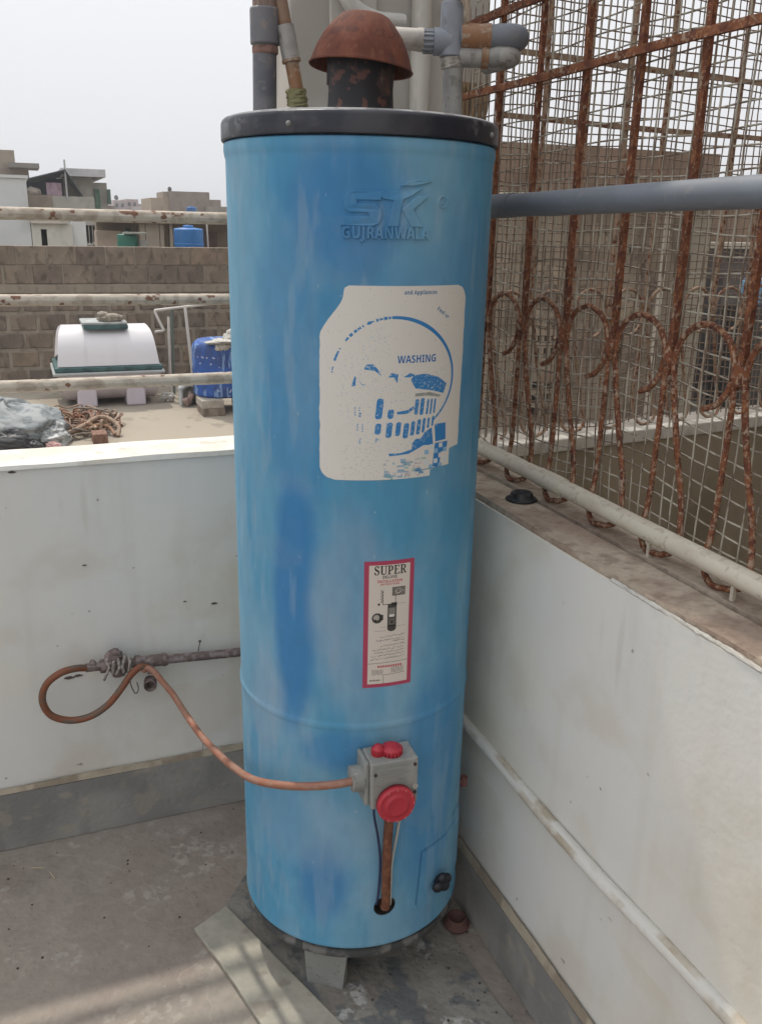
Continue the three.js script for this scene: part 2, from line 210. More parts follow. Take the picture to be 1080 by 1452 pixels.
{ // corner column behind the heater
  const w = thing('corner_column', 'beige plastered column standing in the corner behind the heater', 'column', [0, 0, -0.26]);
  part(w, 'shaft', wuv(box(-0.222, 0.25, 0.95, 3.3, -0.143, -0.02, 0.008)), flat(0.47, 0.44, 0.40, 311, 0.16, 0.9));
  part(w, 'plaster_strip', wuv(box(-0.135, -0.03, 0.95, 3.2, -0.0185, -0.006, 0.003)), flat(0.50, 0.475, 0.435, 317, 0.14, 0.5));
  part(w, 'hook', tube([[0.128, 1.905, -0.02], [0.128, 1.90, 0.0], [0.135, 1.888, 0.006], [0.147, 1.89, 0.006], [0.15, 1.902, 0.004]], 0.0032, 24, 6), M.oldIron);
  const dr = []; for (let i = 0; i < 12; i++) { const x = 0.162 + i * 0.0078, l = rr(0.05, 0.15); dr.push(tube([[x, 1.80, -0.012], [x + rr(-0.002, 0.002), 1.80 - l * 0.6, -0.016], [x, 1.80 - l, -0.018]], rr(0.004, 0.0062), 12, 6, 0.3)); }
  part(w, 'cement_drips', join(dr.map(wuv)), flat(0.42, 0.37, 0.32, 313, 0.2, 0.2));
  for (let i = 0; i < 6; i++) { const x = 0.168 + i * 0.0155; part(w, 'rusty_rod', wuv(rod([x, 1.0, -0.012], [x + rr(-0.004, 0.004), 1.76, -0.012], 0.0055, 7)), flat(0.25, 0.17, 0.10, 315 + i, 0.3, 0.1)); }
}
single('drain_pipe', 'white vertical pipe running down the beige column behind the rusty hood', 'pipe', [0.07, 0.95, 0.0], wuv(rod([0.07, 0.95, 0.004], [0.07, 3.2, 0.004], 0.0225, 20)), flat(0.58, 0.55, 0.50, 319, 0.12, 0.6, 0.55));
single('bent_pipe', 'short white bent pipe on the column above the rusty hood', 'pipe', [-0.09, 1.8, 0.02], tube([[-0.125, 2.2, 0.02], [-0.12, 1.93, 0.02], [-0.10, 1.885, 0.022], [-0.05, 1.862, 0.022], [0.02, 1.86, 0.022]], 0.017, 40, 14), flat(0.55, 0.54, 0.51, 320, 0.12, 0.6, 0.6));

// shaft beyond the right parapet, its far parapet and the flat roof behind
{
  const w = thing('parapet_wall', 'far parapet across the light shaft, dark below with a pale top edge', 'wall', [1.4, 0, -0.1]);
  const g = (a, b, c, d, e, f, r = 0) => wuv(box(a, b, c, d, e, f, r).applyMatrix4(new THREE.Matrix4().makeTranslation(0.23, 0, 0.10).multiply(new THREE.Matrix4().makeRotationY(7 * R))));
  part(w, 'wall', g(0.0, 3.4, -4, 0.895, -0.17, 0), flat(0.27, 0.22, 0.155, 321, 0.25, 0.8));
  part(w, 'edge_strip', g(0.0, 3.4, 0.896, 0.93, -0.04, 0.006, 0.004), flat(0.55, 0.52, 0.47, 323, 0.2, 0.4));
  part(w, 'coping', g(0.0, 3.4, 0.896, 0.915, -0.18, -0.048, 0.004), flat(0.22, 0.20, 0.18, 325, 0.25, 0.4));
}
struct('shaft_floor', wuv(box(0.2, 4.2, -4.2, -4, -0.6, 3.5)), flat(0.2, 0.18, 0.15, 327));
{ // unseen house-shaped blocker added across the shaft, out of the frame to the right: it darkens the right flank of the heater
  const h = thing('house', 'added unseen tan blocker shaped like a tall building, shading the heater from beyond the light shaft', 'building', [5, -4, 2]);
  part(h, 'wall', wallHoles(-5.5, 2.0, -4, 6.5, -0.2, 0, [[-1.2, 0.0, 2.2, 3.4], [-4.0, -2.8, 2.2, 3.4]]).rotateY(Math.PI / 2).translate(3.85, 0, 0), flat(0.30, 0.26, 0.20, 329, 0.2, 1.5));
  part(h, 'painted_dark_rooms', box(4.1, 8, -4, 6.4, -2.0, 5.4), flat(0.06, 0.055, 0.05, 330));  // solid box; the gloom behind the windows is put into its colour
}
{ // unseen stair-house blocker added to dim the heater, behind the photographer's right shoulder
  const h = thing('added_stair_block', 'added unseen stair house with a dark door behind the viewer, blocking light from the heater', 'building', [1.4, 0, 4]);
  part(h, 'wall', wallHoles(-0.25, 3.2, -0.25, 3.6, 2.95, 3.15, [[0.9, 1.75, 0.02, 2.1]]), flat(0.34, 0.31, 0.27, 335, 0.15, 1.2));
  part(h, 'door', wuv(box(0.9, 1.75, 0.02, 2.1, 3.02, 3.06)), flat(0.10, 0.06, 0.045, 337, 0.2, 0.4)); part(h, 'side_wall', wuv(box(-0.25, -0.05, -0.25, 3.6, 3.151, 5.5)), flat(0.34, 0.31, 0.27, 335, 0.15, 1.2)); part(h, 'roof', wuv(box(-0.4, 3.35, 3.601, 3.75, 2.8, 5.6)), flat(0.3, 0.28, 0.25, 339, 0.15, 1.2));
}
struct('neighbour_roof', wuv(box(-4, 9.5, -0.75, -0.38, -9.2, -0.85)), mat({ map: tex(512, (u, v) => { const a = fbm(u, v, 5, 5, 6, 331), b = fbm(u, v, 22, 12, 4, 332); return mix3(mix3([0.36, 0.315, 0.25], [0.30, 0.26, 0.21], ss(0.4, 0.65, a)), [0.2, 0.17, 0.145], ss(0.62, 0.78, b) * 0.5); }, [3, 3]), roughness: 0.95 }));

// ---------------------------------------------------------------- the water heater
const font = await new FontLoader().loadAsync('fonts/droid/droid_sans_bold.typeface.json');
const AX = -0.253, AZ = 0.507, HR = 0.22;
const cyl = (th, y, r = HR) => V(AX + r * Math.sin(th * R), y, AZ + r * Math.cos(th * R));
function patch(th0, th1, y0, y1, r, t, nu = 40, nv = 40, L = () => 0, Q = () => 1) { // sheet on the cylinder, v from the bottom, with its four edges
  const pos = [], uv = [], idx = [], P = (i, j, rad) => { const v = j / nv, u = mix(L(v), Q(v), i / nu), p = cyl(mix(th0, th1, u), mix(y0, y1, v), rad); pos.push(p.x, p.y, p.z); uv.push(u, v); return pos.length / 3 - 1; };
  const O = []; for (let j = 0; j <= nv; j++) { O.push([]); for (let i = 0; i <= nu; i++) O[j].push(P(i, j, r + t)); }
  for (let j = 0; j < nv; j++) for (let i = 0; i < nu; i++) idx.push(O[j][i], O[j][i + 1], O[j + 1][i + 1], O[j][i], O[j + 1][i + 1], O[j + 1][i]);
  const loop = []; for (let i = 0; i < nu; i++) loop.push([i, 0]); for (let j = 0; j < nv; j++) loop.push([nu, j]); for (let i = nu; i > 0; i--) loop.push([i, nv]); for (let j = nv; j > 0; j--) loop.push([0, j]);
  const a = loop.map(q => P(q[0], q[1], r + t)), b = loop.map(q => P(q[0], q[1], r - 0.001));
  for (let k = 0; k < loop.length; k++) { const n = (k + 1) % loop.length; idx.push(a[k], b[k], b[n], a[k], b[n], a[n]); }
  const g = new THREE.BufferGeometry(); g.setAttribute('position', new THREE.Float32BufferAttribute(pos, 3)); g.setAttribute('uv', new THREE.Float32BufferAttribute(uv, 2)); g.setIndex(idx); g.computeVertexNormals(); return clean(g);
}
const blob = (u, v, cu, cv, ru, rv, s, jag = 0.5) => { const d = Math.hypot((u - cu) / ru, (v - cv) / rv) + (fbm(u, v, 10, 6, 5, s) - 0.5) * 2 * jag; return 1 - ss(0.55, 1.15, d); };
// sun-bleached blue enamel: u = angle (0.5 in front), v = height / 1.7 m
const paint = tex(1024, (u, v) => {
  const th = (u - 0.5) * 360, y = v * 1.7, N = (a, b, o, s) => fbm(u, v, a, b, o, s);
  let q = mix3([0.07, 0.28, 0.465], [0.15, 0.35, 0.50], ss(0.35, 0.68, N(14, 5, 5, 401)));
  q = mix3(q, [0.22, 0.38, 0.50], ss(0.5, 0.8, N(26, 6, 5, 402)) * 0.4);
  let d = 0; const B = (t, h, a, b, s, k) => { d = Math.max(d, k * blob(u, v, 0.5 + t / 360, h / 1.7, a / 360, b / 1.7, s)); };
  B(-49, 0.87, 13, 0.32, 411, 0.9); B(-25, 1.47, 30, 0.14, 412, 0.8); B(-48, 1.22, 18, 0.30, 413, 0.45); B(-30, 0.56, 22, 0.05, 414, 0.55); B(-35, 0.28, 17, 0.13, 415, 0.75); B(0, 1.28, 70, 0.2, 416, 0.35); B(20, 0.45, 26, 0.3, 417, 0.5);
  q = mix3(q, [0.026, 0.18, 0.42], d);
  const pale = Math.max(blob(u, v, 0.5 - 22 / 360, 0.82 / 1.7, 20 / 360, 0.24 / 1.7, 421), 0.8 * blob(u, v, 0.5 - 66 / 360, 0.62 / 1.7, 14 / 360, 0.10 / 1.7, 422), 0.7 * blob(u, v, 0.5 - 40 / 360, 0.38 / 1.7, 40 / 360, 0.10 / 1.7, 423));
  q = mix3(q, [0.235, 0.345, 0.475], pale * 0.6 * (0.5 + N(36, 8, 4, 424)));
  q = mix3(q, [0.30, 0.41, 0.50], ss(0.58, 0.76, N(60, 14, 5, 425)) * 0.28 * ss(0.4, 0.6, N(7, 4, 4, 426)));
  if (N(120, 120, 2, 427) > 0.94) q = mix3(q, [0.5, 0.55, 0.6], 0.35);
  q = mix3(q, [0.30, 0.39, 0.46], 0.13 * ss(0.45, 0.75, N(22, 26, 6, 429)) + 0.02); const k = 0.93 + 0.14 * N(110, 60, 3, 428); return q.map(x => x * k);
}, [1, 1]);
const heaterBump = grey(512, (u, v) => 0.8 * fbm(u, v, 9, 5, 3, 431) + 0.2 * fbm(u, v, 80, 80, 2, 432));
M.enamel = mat({ map: paint, bumpMap: heaterBump, bumpScale: 0.0010, roughness: 0.8 });
const heaterUV = g => { g = clean(g); const p = g.attributes.position, uv = g.attributes.uv; for (let i = 0; i < p.count; i += 3) { const a = [0, 1, 2].map(k => Math.atan2(p.getX(i + k) - AX, p.getZ(i + k) - AZ) / (2 * Math.PI) + 0.5); const m = Math.max(...a); a.forEach((x, k) => uv.setXY(i + k, m - x > 0.5 ? x + 1 : x, p.getY(i + k) / 1.7)); } return g; };
const heater = thing('water_heater', 'tall sun-faded blue cylindrical gas water heater standing in the corner of the terrace', 'water heater', [AX, 0, AZ]);
{
  const prof = [[0.0, 0.130], [0.219, 0.130], [0.2217, 0.133], [0.2217, 0.141], [0.2202, 0.145], [0.2203, 0.601], [0.2222, 0.606], [0.2228, 0.612], [0.2222, 0.618], [0.2200, 0.623], [0.22, 1.543], [0.2215, 1.548], [0.2228, 1.556], [0.2222, 1.566], [0.219, 1.569], [0, 1.569]];
  const body = new Brush(new THREE.LatheGeometry(prof.map(p => new THREE.Vector2(...p)), 144, Math.PI)); body.geometry.translate(AX, 0, AZ); body.updateMatrixWorld();
  const drill = new Brush(new THREE.CylinderGeometry(0.0215, 0.0215, 0.16, 40).rotateX(Math.PI / 2).rotateY(-3.4 * R).translate(...cyl(-3.4, 0.222, 0.2).toArray())); drill.updateMatrixWorld();
  const ev = new Evaluator(); ev.useGroups = false; ev.attributes = ['position', 'normal', 'uv'];
  const groove = (t0, t1, y0, y1, t2 = t0, t3 = t1) => { // solid strip in the shell of the cylinder; t2, t3 at its lower end
    const n = 12, pos = [], idx = []; for (let i = 0; i <= n; i++) for (const [r, e] of [[0.214, 0], [0.23, 0], [0.23, 1], [0.214, 1]]) { const p = cyl(mix(e ? t0 : t2, e ? t1 : t3, i / n), e ? y1 : y0, r); pos.push(p.x, p.y, p.z); }
    for (let i = 0; i < n; i++) for (let k = 0; k < 4; k++) { const a = i * 4 + k, b = i * 4 + (k + 1) % 4; idx.push(a, b + 4, b, a, a + 4, b + 4); } idx.push(0, 1, 2, 0, 2, 3); const q = n * 4; idx.push(q, q + 2, q + 1, q, q + 3, q + 2);
    const g = new THREE.BufferGeometry(); g.setAttribute('position', new THREE.Float32BufferAttribute(pos, 3)); g.setAttribute('uv', new THREE.Float32BufferAttribute(new Float32Array(pos.length / 3 * 2), 2)); g.setIndex(idx); g.computeVertexNormals(); const b = new Brush(g); b.updateMatrixWorld(); return b; };
  let solid = body; for (const c of [drill, groove(16.4, 17.2, 0.196, 0.3185, 13.9, 14.7), groove(17.6, 52, 0.3165, 0.3195), groove(44, 58, 0.336, 0.345)]) { solid = ev.evaluate(solid, c, SUBTRACTION); solid.updateMatrixWorld(); }
  const cut = solid.geometry;
  part(heater, 'body', heaterUV(cut), M.enamel);
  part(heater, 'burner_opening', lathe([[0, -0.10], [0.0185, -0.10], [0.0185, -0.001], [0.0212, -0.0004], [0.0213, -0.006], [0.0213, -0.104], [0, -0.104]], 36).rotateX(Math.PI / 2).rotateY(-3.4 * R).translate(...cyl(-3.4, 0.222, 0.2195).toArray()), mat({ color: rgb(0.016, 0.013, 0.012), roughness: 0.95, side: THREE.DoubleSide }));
  // dark cover on top, softly rounded, dusted
  const cap = part(heater, 'top_cover', wuv(lathe([[0, 1.5695], [0.2245, 1.5695], [0.226, 1.572], [0.2258, 1.595], [0.2240, 1.600], [0.2215, 1.6022], [0, 1.6023]], 128, AX, 0, AZ)), M.black);
  part(cap, 'dusty_top', wuv(lathe([[0.2222, 1.6016], [0.2205, 1.6032], [0.216, 1.6045], [0.12, 1.610], [0, 1.6115]], 128, AX, 0, AZ)), flat(0.27, 0.27, 0.28, 459, 0.34, 0.12), 'pale dust lying on the dark cover');
  for (const t of [-47, 43, 133, 223]) part(cap, 'screw', ball(...cyl(t, 1.583, 0.2262).toArray(), 0.0042, 0.0042, 0.0042, 10), M.galv);
  part(heater, 'bottom_rim', wuv(lathe([[0.0, 0.105], [0.214, 0.105], [0.2195, 0.108], [0.2190, 0.1295], [0.0, 0.1295]], 96, AX, 0, AZ)), M.under);
  for (const t of [-35, 85, 205]) { // folded sheet legs
    const s = new THREE.Shape([[-0.044, 0.1045], [-0.037, 0.001], [0.034, 0.001], [0.045, 0.1045]].map(p => new THREE.Vector2(...p)));
    const front = new THREE.ExtrudeGeometry(s, { depth: 0.0025, bevelEnabled: true, bevelSize: 0.001, bevelThickness: 0.001, bevelSegments: 1 }).translate(0, 0, 0.188);
    const wing = sgn => new THREE.ExtrudeGeometry(new THREE.Shape([[0, 0.1045], [0, 0.002], [-0.028, 0.002], [-0.062, 0.1045]].map(p => new THREE.Vector2(...p))), { depth: 0.0022, bevelEnabled: false }).rotateY(-Math.PI / 2).rotateZ(sgn * 6.0 * R).translate(sgn * 0.037, 0, 0.188);
    part(heater, 'leg', wuv(join(front, wing(1), wing(-1)).rotateY(t * R).translate(AX, 0, AZ)), M.galv);
  }
  // flue collar and rusty hood
  part(heater, 'flue_collar', wuv(lathe([[0.062, 1.6125], [0.062, 1.617], [0.0560, 1.620], [0.0535, 1.630], [0.0520, 1.655], [0.0535, 1.675], [0.0555, 1.70], [0.052, 1.702], [0.0505, 1.66], [0.0505, 1.613]], 64, AX, 0, AZ)), M.soot);
  const hood = lathe([[0.0, 1.7645], [0.034, 1.7635], [0.0395, 1.7605], [0.050, 1.750], [0.063, 1.734], [0.0735, 1.714], [0.0795, 1.698], [0.0825, 1.689], [0.0845, 1.687], [0.0835, 1.685], [0.081, 1.6865], [0.0775, 1.700], [0.071, 1.712], [0.060, 1.731], [0.046, 1.748], [0.0, 1.757]], 72).translate(0, -1.69, 0);
  part(heater, 'hood', wuv(hood.rotateZ(-5 * R).translate(AX, 1.69, AZ)), M.hood);
  for (const t of [20, 140, 260]) part(heater, 'hood_stay', wuv(rod(cyl(t, 1.66, 0.052).toArray(), cyl(t, 1.74, 0.05).toArray(), 0.004, 6)), M.soot);

  // pressed lettering
  const bend = (g, th, y, sx, sy) => { g = clean(g); const p = g.attributes.position; for (let i = 0; i < p.count; i++) { const q = cyl(th + p.getX(i) * sx / HR / R, y + p.getY(i) * sy, HR + p.getZ(i)); p.setXYZ(i, q.x, q.y, q.z); } g.computeVertexNormals(); return heaterUV(g); };
  const raise = (pts, d = 0.0012, holes = []) => { const s = new THREE.Shape(pts.map(p => new THREE.Vector2(...p))); for (const h of holes) s.holes.push(new THREE.Path(h.map(p => new THREE.Vector2(...p)))); return new THREE.ExtrudeGeometry(s, { depth: d, bevelEnabled: true, bevelSize: 0.0012, bevelThickness: 0.0016, bevelSegments: 3, curveSegments: 6 }); };
  const word = new TextGeometry('GUJRANWALA', { font, size: 1, depth: 0.02, curveSegments: 5, bevelEnabled: true, bevelSize: 0.03, bevelThickness: 0.06, bevelSegments: 3 }); word.computeBoundingBox();
  const wl = word.boundingBox.max.x - word.boundingBox.min.x, pw = word.attributes.position; for (let i = 0; i < pw.count; i++) pw.setZ(i, 0.0002 + (pw.getZ(i) > 0 ? 0.0030 * Math.min(1, pw.getZ(i) / 0.08) : -0.001));
  part(heater, 'pressed_lettering', bend(word, -26.9, 1.4285, 0.1335 / wl, 0.0165), M.enamel);
  // logo: units of metres from its lower left corner, 0.134 wide, 0.055 high
  const S = [[0.000, 0.000], [0.046, 0.000], [0.054, 0.004], [0.058, 0.012], [0.057, 0.022], [0.050, 0.029], [0.022, 0.029], [0.021, 0.036], [0.056, 0.036], [0.059, 0.047], [0.018, 0.047], [0.008, 0.043], [0.003, 0.034], [0.005, 0.024], [0.012, 0.019], [0.040, 0.019], [0.042, 0.012], [0.002, 0.012]];
  const T = [[0.056, 0.0455], [0.118, 0.0525], [0.100, 0.0415], [0.090, 0.038], [0.0865, 0.026], [0.083, 0.000], [0.069, 0.000], [0.077, 0.036], [0.060, 0.0385]];
  const K = [[0.0905, 0.0235], [0.112, 0.041], [0.128, 0.041], [0.1055, 0.0235], [0.121, 0.000], [0.1045, 0.000]];
  const W = [[0.087, 0.056], [0.098, 0.0615], [0.114, 0.064], [0.134, 0.063], [0.119, 0.0595], [0.105, 0.057]];
  for (const pts of [S, T, K, W]) part(heater, 'pressed_logo', bend(raise(pts), -26.9, 1.4465, 1, 1), M.enamel);
  const ring = new THREE.Shape().absarc(0, 0, 0.0085, 0, Math.PI * 2); ring.holes.push(new THREE.Path().absarc(0, 0, 0.0072, 0, Math.PI * 2));
  part(heater, 'pressed_mark', bend(join(new THREE.ExtrudeGeometry(ring, { depth: 0.001, bevelEnabled: true, bevelSize: 0.0004, bevelThickness: 0.0006, bevelSegments: 1 }), new TextGeometry('R', { font, size: 0.008, depth: 0.0012, bevelEnabled: false }).translate(-0.003, -0.004, 0)), 14.2, 1.482, 1, 1), M.enamel);

  // worn white sticker
  const cv = document.createElement('canvas'); cv.width = 1024; cv.height = 1200; const c = cv.getContext('2d');
  const X = x => { const f = (x - 45) / 980; return (Math.asin(mix(-0.282, 0.769, cl(f))) / R - 20.1 + 36.4) / 66.7 * 1024; }, Y = y => (y - 10) / 1295 * 1200;
  c.fillStyle = '#d8d5ce'; c.fillRect(0, 0, 1024, 1200);
  const r2 = rng(5);
  for (let i = 0; i < 900; i++) { c.fillStyle = `rgba(${120 + r2() * 60},${110 + r2() * 50},${95 + r2() * 40},${0.05 + 0.12 * r2()})`; const x = r2() * 1024, y = r2() * 1200; c.beginPath(); c.ellipse(x, y, 1 + r2() * 6, 1 + r2() * 4, r2() * 3, 0, 7); c.fill(); }
  const blue = '#2f7cba', poly2 = (pts, col = blue) => { c.fillStyle = col; c.beginPath(); pts.forEach((p, i) => i ? c.lineTo(X(p[0]), Y(p[1])) : c.moveTo(X(p[0]), Y(p[1]))); c.closePath(); c.fill(); };
  const arc = (a0, a1, w0, w1, gaps) => { for (let a = a0; a < a1; a += 0.6) { if (gaps && hash(Math.round(a * 0.7), 3, 9) < gaps) continue; const t = (a - a0) / (a1 - a0), w = mix(w0, w1, t), q = k => [545 + 405 * Math.cos(k * R), 615 - 405 * Math.sin(k * R)], [x1, y1] = q(a), [x2, y2] = q(a + 0.9); c.strokeStyle = blue; c.lineWidth = w * (gaps ? 0.5 + r2() : 1); c.beginPath(); c.moveTo(X(x1), Y(y1)); c.lineTo(X(x2), Y(y2)); c.stroke(); } };
  arc(-48, 60, 12, 24); arc(60, 92, 24, 17); arc(92, 176, 15, 10, 0.45); arc(92, 120, 12, 7, 0.3);
  c.fillStyle = '#1d63a8'; c.font = 'bold 78px sans-serif'; c.save(); c.translate(X(566), Y(508)); const tw = c.measureText('WASHING').width; c.scale((X(830) - X(566)) / tw, 0.82); c.fillText('WASHING', 0, 0); c.restore();
  c.fillStyle = '#2a5f94'; c.font = 'bold 34px sans-serif'; c.save(); c.translate(X(600), Y(64)); c.scale((X(818) - X(600)) / c.measureText('and Appliances').width, 1); c.fillText('and Appliances', 0, 0); c.restore();
  c.save(); c.translate(X(820), Y(165)); c.rotate(32 * R); c.fillText('Feel ur', 0, 0); c.restore();
  // the washed-out picture of a laundry basket
  poly2([[680, 590], [760, 585], [850, 615], [910, 665], [890, 730], [800, 700], [690, 680], [660, 620]]); poly2([[610, 600], [655, 575], [690, 590], [650, 605]]);
  poly2([[345, 545], [370, 512], [410, 512], [440, 545], [465, 590], [420, 555], [380, 550]]); poly2([[510, 600], [530, 570], [575, 580], [570, 640], [545, 600]]); poly2([[270, 660], [290, 590], [300, 600], [295, 655]]); poly2([[310, 610], [340, 645], [365, 645], [340, 652]]);
  for (const [x, y0, y1, w, k] of [[455, 740, 880, 46, 1], [530, 815, 880, 40, 1], [705, 755, 860, 26, 1], [742, 750, 865, 26, 1], [780, 760, 865, 14, 0.7], [805, 760, 865, 12, 0.7], [830, 760, 860, 12, 0.7], [448, 910, 985, 40, 0.8], [522, 905, 1010, 40, 0.9], [583, 905, 1000, 34, 1], [636, 915, 1020, 36, 1], [682, 905, 1005, 28, 1], [722, 895, 1000, 26, 1], [757, 890, 990, 20, 1], [790, 890, 960, 16, 0.8], [820, 880, 950, 14, 0.8], [295, 795, 860, 10, 0.3], [325, 795, 870, 20, 0.4], [312, 910, 960, 12, 0.3], [345, 910, 970, 14, 0.3], [440, 1010, 1040, 26, 0.6], [515, 985, 1010, 20, 0.6], [330, 1010, 1050, 14, 0.3]]) {
    c.fillStyle = blue; const bw = (X(x + w * 0.5) - X(x - w * 0.5)) / 2, n = k > 0.65 ? 1 : 4; for (let q = 0; q < n; q++) { const ya = mix(y0, y1, (q + 0.12 * (n > 1)) / n), yb = mix(y0, y1, (q + (n > 1 ? 0.55 + 0.3 * r2() : 1)) / n); c.save(); c.translate(X(x - (ya + yb) / 2 * 0 + (n > 1 ? (r2() - 0.5) * w * 0.5 : 0)), Y((ya + yb) / 2)); c.transform(1, 0, -0.10, 1, 0, 0); c.beginPath(); const hh = (Y(yb) - Y(ya)) / 2, ww = bw * (n > 1 ? 0.35 + 0.6 * r2() : 1), rq = Math.min(ww, hh) * 0.8; c.roundRect ? c.roundRect(-ww, -hh, 2 * ww, 2 * hh, rq) : c.ellipse(0, 0, ww, hh, 0, 0, 7); c.fill(); c.restore(); }
  }
  poly2([[570, 835], [640, 825], [685, 800], [690, 820], [640, 850], [575, 852]]); poly2([[690, 715], [790, 712], [870, 740], [860, 752], [780, 735], [692, 735]], '#8f938f');
  poly2([[520, 1120], [600, 1122], [680, 1100], [680, 1060], [705, 1030], [740, 1030], [770, 985], [815, 960], [830, 1085], [760, 1080], [660, 1130], [530, 1140]]); poly2([[835, 940], [915, 940], [920, 1060], [845, 1065]]);
  poly2([[845, 1075], [935, 1075], [930, 1140], [890, 1145], [880, 1260], [830, 1240], [840, 1100]]);
  for (let a = 0; a < 5; a++) for (let b = 0; b < 5; b++) if ((a + b) % 2) { c.fillStyle = ['#cdd6da', '#8db4d2', '#d8d5ce'][(a * 3 + b) % 3]; c.fillRect(X(770 + a * 34), Y(1080 + b * 36), X(790) - X(760), 30); }
  for (let i = 0; i < 60; i++) { const x = 480 + r2() * 300, y = 1160 + r2() * 130; c.fillStyle = ['#5d93bd', '#a9aebb', '#3f7fb0', '#b3a3a8', '#5fa09a'][Math.floor(r2() * 5)]; c.globalAlpha = 0.25 + 0.5 * r2(); c.fillRect(X(x), Y(y), 8 + r2() * 40, 5 + r2() * 18); } c.globalAlpha = 1;
  for (let i = 0; i < 120; i++) { c.fillStyle = 'rgba(90,95,95,0.35)'; c.fillRect(X(200 + r2() * 250), Y(1060 + r2() * 230), 2 + r2() * 9, 1 + r2() * 3); }
  for (let i = 0; i < 4200; i++) { const a = r2() * 6.28, rr2 = 380 * Math.sqrt(r2()), x = 545 + rr2 * Math.cos(a), y = 700 + 1.15 * rr2 * Math.sin(a); if (y < 560 && x > 520 && x < 860) continue; c.fillStyle = r2() < 0.8 ? '#d8d5ce' : '#8fb0cb'; c.beginPath(); c.ellipse(X(x), Y(y), 0.8 + 3.6 * r2() * r2(), 0.8 + 5 * r2() * r2(), r2() * 3, 0, 7); c.fill(); }
  const st = new THREE.CanvasTexture(cv); st.colorSpace = THREE.SRGBColorSpace;
  const rc = (v, rad) => v < rad ? 1 - Math.sqrt(1 - (1 - v / rad) ** 2) : v > 1 - rad ? 1 - Math.sqrt(1 - ((v - 1 + rad) / rad) ** 2) : 0;
  const jag = (v, s) => (fbm(v, 0.3, 24, 2, 4, s) - 0.5) * 0.012;
  part(heater, 'sticker', patch(-36.4, 30.3, 1.06, 1.361, HR, 0.0006, 60, 90,
    v => 0.10 * rc(Math.min(v, 0.5), 0.08) + 0.015 + (v > 0.74 ? 0.145 * ss(0.74, 0.97, v) + 0.03 * rc(v, 0.03) : 0) + jag(v, 441),
    v => 1 - 0.085 * rc(Math.max(v, 0.5), 0.085) - (v < 0.135 ? 0.085 : 0) - (v < 0.04 ? 0.16 : 0) - 0.02 * (1 - v) + jag(v, 445)), mat({ map: st, roughness: 0.6, bumpMap: bumpN, bumpScale: 0.0004 }));

  // red-bordered instruction label
  const lc = document.createElement('canvas'); lc.width = 512; lc.height = 1340; const l = lc.getContext('2d');
  l.fillStyle = '#a83a58'; l.fillRect(0, 0, 512, 1340); l.fillStyle = '#cfc6bd'; l.fillRect(48, 40, 418, 1262);
  const put = (t, x, y, w, h, col, font2 = 'bold 100px serif') => { l.fillStyle = col; l.font = font2; l.save(); l.translate(x, y); l.scale(w / l.measureText(t).width, h / 72); l.fillText(t, 0, 0); l.restore(); };
  put('SUPER', 96, 140, 330, 92, '#1b1b1f'); put('DELUXE', 180, 180, 152, 30, '#2a2622', 'bold 100px sans-serif'); put('INSTALLATION', 130, 222, 258, 28, '#b0323f', 'bold 100px sans-serif'); put('INSTRUCTIONS', 160, 248, 200, 18, '#b0323f', 'bold 100px sans-serif');
  l.fillStyle = '#6f6a63'; l.fillRect(286, 278, 130, 84); l.strokeStyle = '#2c2a28'; l.lineWidth = 5; l.strokeRect(286, 278, 130, 84); l.fillStyle = '#cfc6bd'; for (let i = 0; i < 14; i++) l.fillRect(296 + r2() * 100, 286 + r2() * 64, 12, 7);
  l.lineWidth = 6; l.beginPath(); l.moveTo(320, 362); l.lineTo(320, 440); l.moveTo(190, 300); l.lineTo(190, 450); l.lineTo(250, 450); l.stroke(); for (let i = 0; i < 9; i++) { l.fillStyle = '#33302d'; l.fillRect(166 + (i % 2) * 8, 300 + i * 15, 14, 9); } l.fillStyle = '#222'; l.beginPath(); l.arc(150, 446, 12, 0, 7); l.fill();
  l.fillStyle = '#3b3936'; l.fillRect(240, 446, 92, 260); l.beginPath(); l.ellipse(286, 706, 46, 34, 0, 0, 7); l.fill(); l.fillStyle = '#1d1c1b'; l.fillRect(276, 436, 60, 34); l.fillStyle = '#7d7a75'; l.fillRect(252, 490, 66, 90); l.fillStyle = '#dcd8d2'; l.fillRect(258, 560, 52, 26); l.fillStyle = '#5b5752'; l.fillRect(250, 600, 70, 80); l.fillStyle = '#151515'; l.fillRect(240, 672, 92, 16); l.beginPath(); l.arc(286, 640, 12, 0, 7); l.fill();
  l.fillStyle = '#3a3834'; l.beginPath(); l.arc(136, 590, 54, 0, 7); l.fill(); l.fillStyle = '#a8a198'; l.beginPath(); l.arc(128, 584, 30, 0, 7); l.fill(); l.fillStyle = '#22211f'; l.fillRect(160, 556, 36, 56); l.beginPath(); l.arc(118, 616, 14, 0, 7); l.fill();
  l.lineWidth = 2; l.beginPath(); for (const [a, b, y] of [[350, 430, 452], [340, 430, 690], [110, 230, 728], [170, 230, 690]]) { l.moveTo(a, y); l.lineTo(b, y); } l.stroke();
  l.lineWidth = 3.4; for (const [y, x0, x1] of [[790, 160, 430], [826, 130, 430], [850, 300, 430], [888, 170, 430], [924, 90, 420], [958, 110, 430], [990, 80, 430], [1026, 70, 430]]) { l.strokeStyle = '#4a4641'; l.beginPath(); for (let x = x0; x < x1; x += 7) { const yy = y - (x - 256) * 0.05 + (r2() - 0.5) * 18; x === x0 ? l.moveTo(x, yy) : (r2() < 0.12 ? l.moveTo(x, yy) : l.lineTo(x, yy)); } l.stroke(); }
